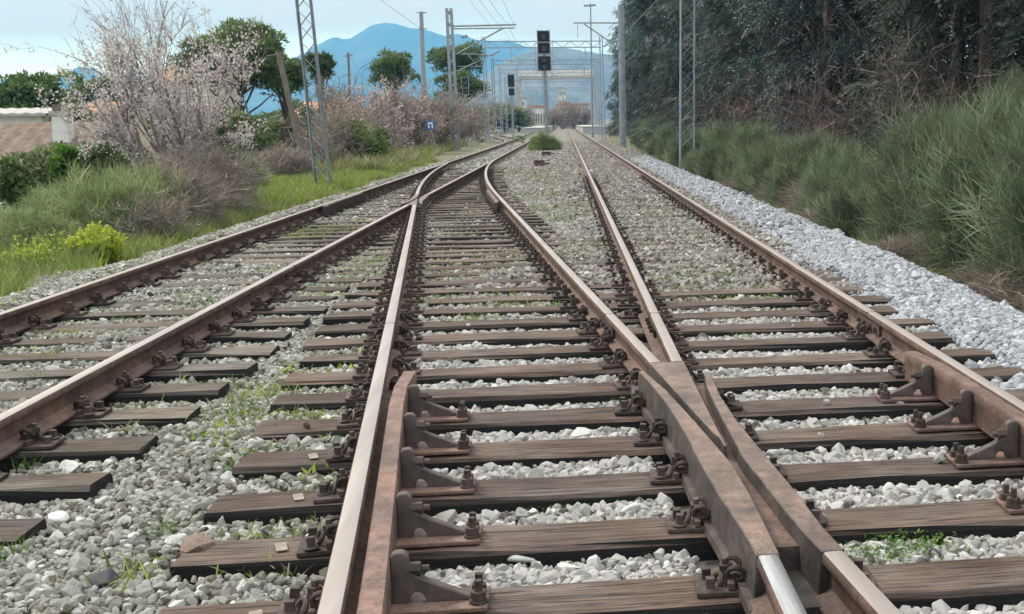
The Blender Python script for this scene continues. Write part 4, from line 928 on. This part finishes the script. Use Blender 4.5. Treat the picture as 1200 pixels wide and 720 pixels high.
put_leafy('evergreen_bush', 'bush', 424, 172, 52, 56, 56, 'fresh green leafy bush beside the pink almond tree', M['fresh'], 23, 60, 70, .20)
put_leafy('evergreen_bush', 'bush', 120, 168, 38, 70, 36, 'green leafy bush in front of the small orange roof', M['shrub'], 24, 40, 110, .2)
put_leafy('evergreen_bush', 'bush', 75, 180, 27, 34, 50, 'bushy green young tree in front of the old tiled roof', M['weed'], 25, 30, 100, .12)
put_leafy('evergreen_bush', 'bush', 8, 208, 25, 50, 36, 'dark green bush at the edge of the verge below the old tiled roof', M['oak'], 26, 34, 110, .12)
put_leafy('evergreen_bush', 'bush', 40, 172, 33, 80, 26, 'loose grey-green bush below the eaves of the old tiled roof', M['shrub'], 27, 36, 100, .18)
put_leafy('evergreen_bush', 'bush', 350, 128, 70, 80, 34, 'olive-green bush behind the leaning wooden pole', M['shrub'], 28, 40, 100, .3)
db = Kind('dark_bush', 'bush', [lambda: thing_of('dark_bush', [('foliage', tufted_mesh(777, 1.0, 1.2, 120, 30, .028, (.25, .5), .5), M['broom_grey']), ('stem', woody(778, 1.0, 1.0), M['bark'])])])
db.put(0, (at(637, 170, 68).x, 68, -.15), 0, (1.0, 1.0, .95), 'dark twiggy bush standing between the tracks in front of the signal post')
db.put(0, (at(607, 150, 112).x, 112, -.15), 2, (.65, .65, .45), 'small dark bush between the crossing rails beyond the larger bush')

ft = Kind('far_tree', 'tree', [lambda i=i: leafy('far_tree', 50+i, 4.2, 2.6, 3.4, 40, 80, .9, [M['oak'], M['shrub'], M['pine']][i]) for i in range(3)])
for k, px in enumerate([70, 130, 175, 215, 255, 300, 338, 372, 405, 436, 470, 505, 552, 590]):
    Y = 190+((k*37) % 90); x, y, z = spot(px, Y); ft.put(k % 3, (x, y, z-.5), k*1.1, (1.3, 1.3, .85+.1*(k % 4)), 'distant evergreen tree in the belt along the valley behind the houses', 'distant tree belt')
fbt = Kind('far_bare_tree', 'tree', [lambda: twig_thing('far_bare_tree', 540, 9, 3.4, [5, 6], .7, .06, M['bark_pale'], 2, 2200, M['twig_pink'], (.5, 1.1), .06)[0]])
for k, (px, Y) in enumerate([(648, 285), (660, 300), (672, 290), (684, 275), (612, 300), (592, 260)]):
    x, y, z = spot(px, Y); fbt.put(0, (x, y, z), k*1.7, 1.2+.15*(k % 3), 'leafless tree in front of the far station buildings', 'leafless trees at the station')

# --- weeds between the sleepers
def weed_mesh(seed, n=60, r_=.10, h=.08):
    rg = np.random.default_rng(seed); P = np.c_[rg.normal(0, r_*.5, (n, 2)), rg.uniform(0, h, n)]; D = norm(rg.normal(size=(n, 3))*np.array([1, 1, .4])+np.array([0, 0, .5]))
    V, Q = leaves(P, D, norm(rg.normal(size=(n, 3))*.5+np.array([0, 0, 1])), rg.uniform(.010, .022, n), rg.uniform(.006, .012, n))
    return np_mesh('leaf_cluster', V, Q, None, np.repeat(np.clip(rg.normal(.5, .22, n), 0, 1), 4))
WM = [weed_mesh(i, 420, .15, .05) for i in range(4)]; TM = [tuft_mesh('grass_blades', 950+i, 34, .13, .006, M['weed'], .7) for i in range(3)]
for q in WM: q.materials.append(M['weed'])
inv = lambda px, py: (lambda d: CAM+d*(-(CAM.z+.05)/d.z))(fw+rt*((px-CX)/F_PX)-up*((py-CY)/F_PX))
wl = [(1068, 640, 1.3, 0, 'low green weed mat between two timbers by the frog'), (1020, 650, .9, 0, 'green weed sprig beside the low weed mat at the frog'), (500, 662, .55, 0, 'leafy sprig at the foot of a check rail bracket'), (520, 655, .45, 0, 'smaller leafy sprig beside another at a check rail bracket'), (884, 494, .55, 0, 'dark green weed sprouting against the frog wing rail'), (1020, 488, .5, 0, 'weed sprig between timbers near the check rail brackets'), (640, 590, .6, 0, 'mossy weed in the middle of the crossover stones'), (940, 462, .5, 0, 'yellow-green weed among pale stones past the frog'), (1190, 560, .5, 0, 'green weed at the check rail beside the straight track'), (725, 470, .6, 1, 'wispy grass at the end of the frog wing rail'), (30, 545, .8, 1, 'grass tuft growing against the mossy track rail fastening'), (280, 488, .9, 1, 'green grass tuft in the stones between the two tracks'), (195, 628, .7, 1, 'small grass tuft among grey stones beside the timber ends'), (8, 655, .9, 1, 'green grass tuft by the sleeper end of the mossy track'), (272, 555, .6, 1, 'thin grass tuft in the stones halfway between the tracks'), (55, 425, .9, 1, 'grass tuft between the rails of the mossy track'), (40, 450, .8, 1, 'grass clump between mossy track sleepers'), (655, 262, 1.6, 1, 'upright grass tuft between the diverging rails'), (870, 397, .8, 1, 'pale weed on the straight track past the frog'), (1082, 368, .8, 1, 'yellowish weed on the edge of the fresh stone shoulder')]
for k, (px, py, s, ty, lab) in enumerate(wl):
    p = inv(px, py); o = empty('weed_plant', (p.x, p.y, float(bed_z(p.x, p.y))-.005), k*1.3); link('foliage', (TM if ty else WM)[k % (3 if ty else 4)], None, o); o.scale = (s, s, s); tag(o, lab, 'weed')
# patchy low growth through the ballast
def low_growth(name, seed, n, area, cond, mats, h=.07, w=.006):
    rg = np.random.default_rng(seed); src = [tuft_mesh(name+'_tuft', seed+i, 10, h, w, mats[i % len(mats)], 1.0) for i in range(4)]
    x = rg.uniform(area[0], area[1], n); y = area[2]+(area[3]-area[2])*rg.random(n)**1.4; k = cond(x, y, rg)
    for fn in (fL, fA, fB, fR, fLR, fLL):
        k &= np.abs(x-np.interp(y, np.linspace(0, 60, 241), [fn(v) for v in np.linspace(0, 60, 241)])) > .10
    x, y = x[k], y[k]; n = len(x); z = bed_z(x, y)
    for (a, b_, yc, ww) in slp: z = np.where((x > a) & (x < b_) & (np.abs(y-yc) < ww/2) & (z < 0), -.5, z)
    k = z > -.3; x, y, z = x[k], y[k], z[k]; n = len(x); sc = rg.uniform(.5, 1.4, n)
    return tag(gn_scatter(name, np.c_[x, y, z], np.c_[rg.normal(0, .2, (n, 2)), rg.uniform(0, 6.28, n)], sc[:, None]*np.ones(3), rg.integers(0, 4, n), rg.random(n), src), kind='stuff')
patch = lambda x, y, a: np.sin(x*2.3+y*.9+a)+np.sin(y*1.7-x*1.1+2*a)+np.sin(x*.8+y*2.6)*.6
low_growth('weeds', 1001, 6000, (-5.5, -1.0, 4, 40), lambda x, y, rg: (x < fLv(y)) & (patch(x, y, 0) > .75), [M['weed'], M['grass'], M['grass_lime'], M['grass_dry']])
def moss(name, seed, n, area, cond, mats):
    return low_growth(name, seed, n, area, cond, mats, .035, .011)
moss('moss', 1031, 16000, (-3.2, 1.2, 9.5, 40), lambda x, y, rg: (patch(x*.7, y*.6, 3.1) > .35) & (x > fLv(y)+.1) & (x < .5), [M['grass'], M['weed'], M['grass_dry'], M['grass']])
moss('moss', 1041, 9000, (-5.2, -1.0, 5, 34), lambda x, y, rg: (patch(x*.9, y*.5, .6) > .45) & (x < fLv(y)-.1), [M['grass'], M['weed'], M['grass_dry'], M['grass_lime']])
moss('moss', 1051, 4000, (.6, 2.3, 9, 34), lambda x, y, rg: patch(x*.8, y*.7, 5.0) > 1.1, [M['grass'], M['weed'], M['grass_dry'], M['grass']])
low_growth('weeds', 1011, 8000, (-3, 2.4, 9, 45), lambda x, y, rg: (patch(x, y, 1.5) > .7) & (x < 1.8), [M['weed'], M['grass'], M['grass_dry'], M['grass_lime']])

# --- single stones that stand out
def lone(px, py, s, mt, lab, seed):
    p = inv(px, py); me = rock_mesh('ballast_stone', seed, mt); o = link('ballast_stone', me, None, None, (p.x, p.y, float(bed_z(p.x, p.y))+s*.35), seed); o.scale = (s*1.2, s, s*.85); tag(o, lab, 'stone')
M['st_dark'] = pmat('dark_basalt', (.035, .035, .04), (.08, .08, .085), 12, .8, .4); M['st_brown'] = pmat('brown_stone', (.13, .09, .07), (.24, .18, .145), 10, .9, .4); M['st_white'] = pmat('white_stone', (.50, .49, .47), (.68, .67, .65), 10, .9, .4)
lone(122, 692, .055, M['st_dark'], 'nearly black stone lying among the grey stones between tracks', 1)
lone(232, 652, .085, M['st_brown'], 'large brown stone against the end of a timber', 2)
lone(240, 668, .05, M['st_brown'], 'smaller brown stone under the large brown stone', 3)
lone(742, 600, .055, M['st_white'], 'pointed white stone between timbers beside the frog', 4)
lone(80, 548, .06, M['st_white'], 'white stone next to a sleeper of the mossy track', 5)
lone(608, 655, .06, M['st_white'], 'long pale stone standing on end between crossover timbers', 6)
lone(670, 662, .05, M['st_white'], 'upright pale stone beside the long pale stone', 7)
lone(68, 610, .06, M['st_white'], 'white stone beside the last visible sleeper of the mossy track', 8)

# ------------------------------------------------------------------ masts, signals, wires
def lattice_mast(label, base, top, w0, w1, bay, mt, yd=.22):
    e = empty('lattice_mast', base, 0, label, 'mast'); b_ = Vector((0, 0, -.4)); t_ = Vector(top)-Vector(base); n = int(t_.length/bay)
    P = lambda f, s, q: b_.lerp(t_, f)+Vector((s*(w0+(w1-w0)*f)/2, q*yd/2, 0))
    for s in (-1, 1):
        m_ = MB()
        for q in (-1, 1): m_.bar(P(0, s, q), P(1, s, q), .11, .02)
        m_.bar(P(0, s, 0)+Vector((s*.02, 0, 0)), P(1, s, 0)+Vector((s*.02, 0, 0)), .016, yd, (0, 1, 0)); m_.build('leg', mt, e)
    for i in range(n):
        f0, f1 = i/n, (i+1)/n
        for q in (-1, 1):
            s = 1 if (i+(q > 0)) % 2 else -1
            MB().bar(P(f0, s, q), P(f1, -s, q), .085, .012).build('lacing_bar', mt, e)
    return e
b = at(379, 214, 35.3); lattice_mast('leaning grey lattice mast standing on the grassy verge', (b.x, b.y, b.z), tuple(at(351, -45, 35.3)), .40, .38, .40, M['steel'])
b = spot(804, 39); lattice_mast('upright blue-grey lattice mast between broom bushes and conifers', b, tuple(at(806, -60, 39)), .46, .44, .40, M['steel_blue'])
def rod(m_, a, b_, r_=.03, n=6): m_.cyl(a, b_, r_, n=n)
def V3(*a): return Vector(a)
def tube_pole(name, label, px, Y, pytop, r0_, r1_, mt, cat='mast', arms=(), pxtop=None):
    """arms: (px0, py0, px1, py1, radius)"""
    b_ = Vector(spot(px, Y)); t_ = at(pxtop if pxtop is not None else px, pytop, Y); e = empty(name, b_, 0, label, cat)
    m_ = MB(); m_.cyl((0, 0, -.3), t_-b_, r0_, r1_, 10); m_.build('pole', mt, e, smooth=40)
    MB().box(-r0_*2, r0_*2, -r0_*2, r0_*2, -.3, .15).build('footing', M['concrete'], e)
    for (x0, y0_, x1, y1_, r_) in arms:
        a_ = at(x0, y0_, Y)-b_; c_ = at(x1, y1_, Y)-b_; mm = MB(); mm.cyl(a_, c_, r_, n=6); ar = mm.build('arm', mt, e)
    return e, b_
tube_pole('catenary_mast', 'grey catenary mast with outreaching arm and stay in front of conifers', 729.5, 76, 6, .24, .19, M['steel'], 'mast', [(728, 27, 672, 27, .05), (728, 58, 684, 28, .045), (728, 44, 776, -6, .025), (677, 27, 677, 44, .02)], 727.5)
tube_pole('catenary_mast', 'slim grey mast behind the thickets, against the blue mountain', 497.5, 95, 14, .24, .15, M['steel'], 'mast', [(488, 15, 500, 15, .05), (489, 34, 500, 34, .05)], 493.5)
tube_pole('lamp_post', 'tall lamp post with flat lamp head beyond the catenary mast', 694, 130, 4, .12, .07, M['steel'], 'lamp post', [(684, 7, 698, 6, .12)], 692)
tube_pole('wooden_pole', 'leaning weathered wooden pole with a short crossbar by the stone pine', 356, 48, 62, .13, .10, M['pole_wood'], 'pole', [(312, 66, 332, 63, .035)], 326)
tube_pole('wooden_pole', 'slim wooden pole sloping beside the stone pine trunk', 304, 58, 118, .07, .05, M['pole_wood'], 'pole', [], 287)
tube_pole('utility_pole', 'short utility pole against the blue mountain', 409.5, 110, 62, .13, .1, M['pole_wood'], 'pole', [(404, 66, 413, 65, .05)], 408)
# cantilever mast
b_ = Vector(spot(534, 84)); e = empty('catenary_mast', b_, 0, 'double-legged cantilever mast reaching over the mossy track', 'mast')
for (a0, a1) in (((530.5, 165), (523.5, 10)), ((537.5, 165), (528.5, 10))):
    m_ = MB(); m_.bar(at(*a0, 84)-b_+V3(0, 0, -1.2), at(*a1, 84)-b_, .17, .2); m_.build('leg', M['steel'], e)
for k in range(11):
    f = (k+.5)/11.0; px_l = 530.5-7*f; px_r = 537.5-9*f; py = 165-155*f
    MB().bar(at(px_l, py, 84)-b_, at(px_r, py-4, 84)-b_, .05, .2).build('batten', M['steel'], e)
for (x0, y0_, x1, y1_, r_) in ((528, 31, 605, 29, .07), (528, 34, 603, 33, .05), (534, 64, 590, 33, .06), (535, 84, 585, 60, .05), (536, 63, 580, 65, .035), (536, 78, 566, 78, .03), (548, 64, 560, 78, .03)):
    MB().cyl(at(x0, y0_, 84)-b_, at(x1, y1_, 84)-b_, r_, n=6).build('arm', M['steel'], e)
for (x0, y0_) in ((541, 44), (556, 71)):
    m_ = MB(); c_ = at(x0, y0_, 84)-b_
    for k in range(4): m_.cyl(c_+V3(.11*k, 0, .03*k), c_+V3(.11*k+.06, 0, .03*k+.02), .10, n=8)
    m_.build('insulator', M['rust'], e)

# colour-light signals
def signal(label, px, Y, pybase, heads, pole_r, ladder=True):
    b_ = Vector(spot(px, Y)); e = empty('railway_signal', b_, 0, label, 'signal'); k_ = Y/F_PX
    top = max(at(px, h[0], Y).z for h in heads)-b_.z
    MB().cyl((0, 0, -.3), (0, 0, top-.3), pole_r, pole_r*.8, 10).build('pole', M['steel'], e, smooth=40)
    MB().box(-.35, .35, -.35, .35, -.3, .2).build('footing', M['concrete'], e)
    for (y0_, y1_, w, nl) in heads:
        z1 = at(px, y0_, Y).z-b_.z; z0 = at(px, y1_, Y).z-b_.z; hw = w/2*k_; m_ = MB()
        m_.box(-hw, hw, -.22, -.12, z0, z1); h_ = m_.build('signal_head', M['black'], e, bevel=.02)
        fr = MB()
        for (a0, a1, c0, c1) in ((-hw-.05, -hw, z0-.05, z1+.05), (hw, hw+.05, z0-.05, z1+.05), (-hw, hw, z0-.05, z0), (-hw, hw, z1, z1+.05)): fr.box(a0, a1, -.23, -.11, c0, c1)
        fr.build('frame', M['steel'], h_)
        for j in range(nl):
            zc = z0+(z1-z0)*(j+.5)/nl; rr = min(hw*.55, (z1-z0)/nl*.36)
            MB().cyl((0, -.30, zc), (0, -.22, zc), rr*1.15, rr*1.05, 12, False).build('hood', M['black'], h_); MB().cyl((0, -.225, zc), (0, -.221, zc), rr, n=12).build('lens', M['glass'], h_)
    if ladder:
        m_ = MB(); 
        for s in (-.18, .18): m_.bar((s, .30, .3), (s, .22, top-.8), .03)
        lad = m_.build('ladder', M['steel'], e)
        for j in range(int((top-1.2)/.35)): MB().bar((-.18, .29, .6+j*.35), (.18, .29, .6+j*.35), .02).build('rung', M['steel'], lad)
    return e, b_
e, b_ = signal('tall signal with two black boards rising behind the dark bush between tracks', 640.5, 76, 176, [(37, 49.2, 13, 1), (50.8, 63, 13, 1), (66.5, 83, 14, 2)], .13)
m_ = MB(); zt = at(640, 64.5, 76).z-b_.z
for s in (-1, 1): m_.bar((s*.55, -.15, zt-1.2), (s*.55, -.15, zt+.9), .03)
for q in (-1.15, .0): m_.bar((-.55, -.15, zt+q), (.55, -.15, zt+q), .03)
m_.build('handrail', M['steel'], e)
signal('smaller signal with a tall black board standing far up the tracks', 601, 132, 135, [(88, 102, 7, 3), (104, 112, 6, 1)], .10)
signal('small side signal with blue-grey board beside the leafless thicket', 547.5, 105, 165, [(91, 103, 7, 1), (104, 111, 6, 1)], .09, False)
tube_pole('marker_post', 'white marker post beside the small side signal', 555, 106, 118, .11, .10, M['concrete'], 'post', [], 553)
tube_pole('marker_post', 'dark leaning post next to the white marker post', 558, 108, 128, .12, .10, M['pole_wood'], 'post', [], 556)
tube_pole('marker_post', 'thin pale post on the grass beyond the side signal', 571.5, 125, 98, .07, .06, M['concrete'], 'post', [], 571)
# blue sign with a white mark
b_ = Vector(spot(513, 72)); e = empty('track_sign', b_, 0, 'small blue square sign with a white mark on a leaning post', 'sign'); c_ = at(504.5, 147, 72)-b_
MB().bar((0, 0, -.3), c_+V3(0, .03, -.2), .06).build('post', M['steel'], e); h_ = MB().box(c_.x-.25, c_.x+.25, -.03, -.01, c_.z-.25, c_.z+.25).build('board', M['blue_sign'], e, bevel=.005)
m_ = MB(); m_.box(c_.x-.14, c_.x-.06, -.034, -.0305, c_.z-.18, c_.z+.18); m_.box(c_.x+.06, c_.x+.14, -.034, -.0305, c_.z-.18, c_.z+.18); m_.box(c_.x-.06, c_.x+.06, -.034, -.0305, c_.z+.08, c_.z+.18); m_.build('mark', M['white_paint'], h_)
# rusty trackside boxes
def track_box(label, px, py, Y, w, h):
    p = at(px, py, Y); e = empty('trackside_box', (p.x, Y, -.12), 0, label, 'box'); M_ = M['rust']
    MB().box(-w/2, w/2, -.15, .15, .14, .14+h).build('housing', M['rust_red'], e, bevel=.01); MB().box(-w/2-.02, w/2+.02, -.17, .17, .14+h, .17+h).build('lid', M['rust'], e, bevel=.008)
    for s in (-1, 1): MB().box(s*w*.3-.04, s*w*.3+.04, -.1, .1, -.1, .14).build('leg', M['rust'], e)
    MB().cyl((w/2, 0, .2), (w/2+.2, 0, .2), .03).build('cable_stub', M_, e)
track_box('rusty box on short legs between the tracks', 632, 192, 42, .36, .16)
track_box('smaller rusty box between the tracks in front of the dark bush', 640, 181, 56, .42, .12)
MB_ = MB().box(-.45, .45, -.3, .3, -.2, .02); x, y, z = (-1.1, 118, -.1)

# portal gantries over the far tracks
def gantry(Y, px0, px1, pyb, label, mt, dbl=True):
    a_, c_ = spot(px0, Y), spot(px1, Y); zb = at(640, pyb, Y).z; e = empty('catenary_gantry', ((a_[0]+c_[0])/2, Y, -.3), 0, label, 'gantry'); w = (c_[0]-a_[0])/2
    for s in (-1, 1):
        m_ = MB()
        for q in (-.16, .16): m_.bar((s*w+q, 0, -.3), (s*w+q*.7, 0, zb+1.3), .08, .10)
        for k in range(12): m_.bar((s*w-.14, 0, zb*k/12+.2), (s*w+.14, 0, zb*(k+1)/12+.2), .04, .04)
        m_.build('post', mt, e)
    m_ = MB(); h = .55
    m_.bar((-w, 0, zb+.3), (w, 0, zb+.3), .09); m_.bar((-w, 0, zb+.3+h), (w, 0, zb+.3+h), .09); n = int(2*w/.7)
    for k in range(n):
        x0 = -w+2*w*k/n; x1 = -w+2*w*(k+1)/n; m_.bar((x0, 0, zb+.3+(k % 2)*h), (x1, 0, zb+.3+((k+1) % 2)*h), .05)
    m_.build('beam', mt, e)
    for f in (-.55, .1, .72):
        m_ = MB(); m_.bar((w*f, 0, zb+.3), (w*f, 0, zb-1.1), .07); m_.bar((w*f, 0, zb-.9), (w*f+1.3, 0, zb-1.1), .05); m_.bar((w*f, 0, zb-.2), (w*f+1.3, 0, zb-1.0), .04); m_.build('hanger', mt, e)
    return e
for k, (Y, a_, c_, pb, lab) in enumerate([(108, 571, 707, 56, 'portal gantry just beyond the tall signal, spanning all tracks'), (142, 580, 704, 76, 'second portal gantry beyond the tall signal'), (172, 588, 700, 86, 'third portal gantry beyond the tall signal'), (206, 594, 697, 96, 'fourth portal gantry beyond the tall signal'), (250, 600, 694, 106, 'fifth portal gantry, in front of the station')]):
    gantry(Y, a_, c_, pb, lab, M['steel_blue'])
# overhead wires
def wire(label, pts, r_=.012, sag=.5):
    P = []
    for a_, c_ in zip(pts[:-1], pts[1:]):
        for k in range(8):
            f = k/8; p = Vector(a_).lerp(Vector(c_), f); p.z -= sag*4*f*(1-f); P.append(p)
    P.append(Vector(pts[-1])); o = link('overhead_wire', tubes([(P, [r_]*len(P))], 'overhead_wire', 4), M['wire']); return tag(o, label, 'wire')
wire('contact wire hanging over the mossy track from the cantilever mast', [(-3.4, 20, 6.6), tuple(at(590, 36, 84)), tuple(at(612, 62, 108))], .010, .15)
wire('messenger wire above the contact wire of the mossy track', [(-3.6, 20, 8.2), tuple(at(596, 30, 84)), tuple(at(614, 54, 108))], .012, .5)
wire('outer feeder wire running to the end of the cantilever arm', [(-2.6, 20, 8.4), tuple(at(603, 30, 84))], .010, .4)
wire('inner feeder wire running to the middle of the cantilever arm', [(-4.6, 20, 8.4), tuple(at(575, 30, 84))], .010, .4)
wire('loose wire crossing high to the slim grey mast', [tuple(at(395, -40, 70)), tuple(at(494, 34, 95))], .016, .1)
wire('stay wire running down from the short utility pole', [tuple(at(409, 64, 110)), tuple(at(428, 95, 105))], .02, .1)

# ------------------------------------------------------------------ houses and the far station
def house(label, px0, px1, Y, z_eave, z_ridge, depth, wall, roof, zb=None, wins=(), chim=None, ridge='x', over=.35):
    a_ = at(px0, 150, Y); c_ = at(px1, 150, Y); xc = (a_.x+c_.x)/2; w = (c_.x-a_.x)/2; zb = gz(xc, Y+depth/2) if zb is None else zb
    e = empty('house', (xc, Y+depth/2, zb), 0, label, 'house'); ze, zr = z_eave-zb, z_ridge-zb; d = depth/2; m_ = MB()
    if ridge == 'x': m_.add([(-w,-d,-1),(w,-d,-1),(w,d,-1),(-w,d,-1),(-w,-d,ze),(w,-d,ze),(w,d,ze),(-w,d,ze),(-w,0,zr-.1),(w,0,zr-.1)], [(0,1,5,4),(2,3,7,6),(1,2,6,9,5),(3,0,4,8,7),(4,5,9,8),(6,7,8,9)])
    else: m_.add([(-w,-d,-1),(w,-d,-1),(w,d,-1),(-w,d,-1),(-w,-d,ze),(w,-d,ze),(w,d,ze),(-w,d,ze),(0,-d,zr-.1),(0,d,zr-.1)], [(0,1,5,8,4),(2,3,7,9,6),(1,2,6,5),(3,0,4,7),(4,8,9,7),(5,6,9,8)])
    m_.build('wall', wall, e)
    rp = empty('roof'); rp.parent = e
    for s in (-1, 1):
        V = []; F = []; n = max(10, int((2*w if ridge == 'x' else 2*d)/.22))
        L2 = (w if ridge == 'x' else d)+over; run = (d if ridge == 'x' else w)+over; ext = (zr-ze)/(run-over)*over
        for k in range(n+1):
            u = -L2+2*L2*k/n; dz = .05*(k % 2)
            for (r_, z_) in ((run, ze-ext+.08+dz), (0, zr+.04+dz), (0, zr-.06), (run, ze-ext-.02)):
                V.append((u, s*r_, z_) if ridge == 'x' else (s*r_, u, z_))
        for k in range(n):
            b0 = k*4; F += [(b0, b0+4, b0+5, b0+1), (b0+2, b0+6, b0+7, b0+3), (b0+3, b0+7, b0+4, b0)]
        me = bpy.data.meshes.new('roof_slope'); me.from_pydata(V, [], F); me.update(); link('roof_slope', me, roof, rp)
    if chim:
        cx_, w_, h_ = chim; q_ = MB(); q_.box(cx_-w_/2, cx_+w_/2, -w_/2-.6*d, w_/2-.6*d, ze, zr+h_); ch = q_.build('chimney', M['white'], rp); MB().box(cx_-w_*.75, cx_+w_*.75, -w_*.75-.6*d, w_*.75-.6*d, zr+h_, zr+h_+.15).build('chimney_cap', M['concrete'], rp)
    for (wx, wz, ww, wh) in wins:
        f_ = MB().box(wx-ww/2-.08, wx+ww/2+.08, -d-.05, -d-.002, wz-wh/2-.08, wz+wh/2+.08).build('window', M['white_paint'], e); MB().box(wx-ww/2, wx+ww/2, -d-.056, -d-.0505, wz-wh/2, wz+wh/2).build('pane', M['glass'], f_)
    return e
house('old house with mossy brown tiled roof behind the verge shrubs', -60, 82, 44, 0.2, 1.75, 7, M['cream'], M['tile_old'], None, [(-1.0, 2.0, 1.0, 1.2)], None)
house('white flat-topped house beyond the old tiled roof', -40, 50, 56, 2.2, 2.5, 7, M['white'], M['concrete'], None, [(-.5, 4.2, .9, 1.1), (1.2, 4.2, .9, 1.1)])
p = at(72, 132, 46); e = empty('chimney_stack', (p.x, 46, -3), 0, 'tapered white chimney standing at the end of the old tiled roof', 'chimney')
m_ = MB(); m_.add([(-.45,-.4,0),(.55,-.4,0),(.55,.4,0),(-.45,.4,0),(-.25,-.28,p.z+2.9),(.22,-.28,p.z+2.9),(.22,.28,p.z+2.9),(-.25,.28,p.z+2.9)], [(0,1,5,4),(1,2,6,5),(2,3,7,6),(3,0,4,7),(4,5,6,7)]); m_.build('stack', M['white'], e)
MB().box(-.32, .3, -.34, .34, p.z+2.9, p.z+3.05).build('cap', M['concrete'], e); MB().box(-.22, .2, -.24, .24, p.z+3.05, p.z+3.3).build('flue', M['tile_old'], e)
house('distant house with red tiled roof between far dark trees', 90, 133, 104, 2.4, 3.8, 8, M['pink'], M['tile_red'], None, [(-.8, 4.0, .8, 1.1)])
house('small outbuilding with orange tiled roof among green bushes', 97, 128, 48, .55, 1.15, 3, M['cream'], M['tile_red'])
house('beige two-storey house with hipped orange roof behind the almond tree', 190, 243, 72, 4.3, 5.4, 8, M['cream'], M['tile_red'], None, [(-.7, 6.2, .8, 1.2), (.8, 6.2, .8, 1.2), (-.7, 3.4, .8, 1.2), (.8, 3.4, .8, 1.2)])
house('low house with orange roof behind the leaning lattice mast', 346, 404, 92, 2.2, 3.4, 9, M['white'], M['tile_red'], None, [(-1, 3.0, .9, 1.0), (1, 3.0, .9, 1.0)])
# station: platforms, building, canopy
def plat(label, px0, px1, Y0_, Y1_, z=.75):
    a_ = at(px0, 140, Y0_); c_ = at(px1, 140, Y0_); q0 = at(px0, 140, Y0_); 
    e = empty('platform', ((a_.x+c_.x)/2, Y0_, -.3), 0, label, 'platform'); w = (c_.x-a_.x)/2
    MB().box(-w, w, 0, Y1_-Y0_, 0, z+.3).build('platform_body', M['concrete'], e); MB().box(-w-.1, w+.1, -.1, Y1_-Y0_, z+.3, z+.42).build('coping', M['concrete'], e)
plat('pale station platform beyond the bush between the tracks', 612, 640, 185, 300, .7)
plat('pale platform edge beside the straight track at the foot of the conifers', 683, 712, 175, 300, .8)
def building(label, px0, px1, pyt, Y, depth, wall, nwx, nwz, roofm):
    a_ = at(px0, 140, Y); c_ = at(px1, 140, Y); z1 = at((px0+px1)/2, pyt, Y).z; zb = gz((a_.x+c_.x)/2, Y+depth/2); e = empty('building', ((a_.x+c_.x)/2, Y+depth/2, zb), 0, label, 'building'); w = (c_.x-a_.x)/2; h = z1-zb
    MB().box(-w, w, -depth/2, depth/2, -1, h).build('wall', wall, e); MB().box(-w-.4, w+.4, -depth/2-.4, depth/2+.4, h, h+.5).build('roof', roofm, e)
    for i in range(nwx):
        for j in range(nwz):
            x_ = -w+2*w*(i+.5)/nwx; z_ = h*(j+.5)/nwz; ww = 2*w/nwx*.20; wh = h/nwz*.22
            f_ = MB().box(x_-ww, x_+ww, -depth/2-.12, -depth/2-.02, z_-wh, z_+wh).build('window', M['glass'], e)
            MB().box(x_-ww-.1, x_+ww+.1, -depth/2-.25, -depth/2-.02, z_-wh-.15, z_-wh-.02).build('sill', M['white_paint'], f_)
building('white station building between the gantry posts', 624, 639, 126, 320, 8, M['white'], 5, 1, M['tile_red'])
building('long pale building with orange roof behind the far gantries', 656, 690, 123, 380, 14, M['concrete'], 9, 2, M['tile_red'])
building('grey-blue block beside the far end of the leafless thickets', 578, 600, 122, 360, 12, M['concrete'], 4, 3, M['concrete'])
building('pale block of flats on the far slope behind the tall signal', 655, 664, 104, 620, 20, M['white'], 5, 4, M['concrete'])
building('pale house on the far slope beside the block of flats', 607, 616, 116, 560, 16, M['white'], 4, 3, M['tile_red'])
# footbridge
a_ = at(607, 88, 232); c_ = at(695, 84, 232); e = empty('footbridge', ((a_.x+c_.x)/2, 232, -.3), 0, 'pale footbridge crossing the tracks at the station', 'footbridge'); w = (c_.x-a_.x)/2; zz = a_.z+.3
MB().box(-w, w, -1.2, 1.2, zz-.9, zz-.3).build('deck', M['concrete'], e)
for q in (-1.2, 1.2): MB().box(-w, w, q-.06, q+.06, zz-.3, zz+.8).build('parapet', M['white'], e)
for s in (-1, 1): MB().box(s*w-.5, s*w+.5, -1, 1, -.5, zz-.9).build('pier', M['concrete'], e)

# ------------------------------------------------------------------ haze
m = bpy.data.materials.new('haze_air'); m.use_nodes = True; t = m.node_tree; t.nodes.clear()
o_ = t.nodes.new('ShaderNodeOutputMaterial'); pv = t.nodes.new('ShaderNodeVolumePrincipled'); pv.inputs['Color'].default_value = (.08, .42, 1, 1); pv.inputs['Absorption Color'].default_value = (1, 1, 1, 1); pv.inputs['Density'].default_value = 2.0e-4; pv.inputs['Anisotropy'].default_value = 0.0
t.links.new(pv.outputs[0], o_.inputs['Volume'])
tag(MB().box(-7200, 7200, -320, 7400, -60, 760).build('haze', m), kind='stuff')
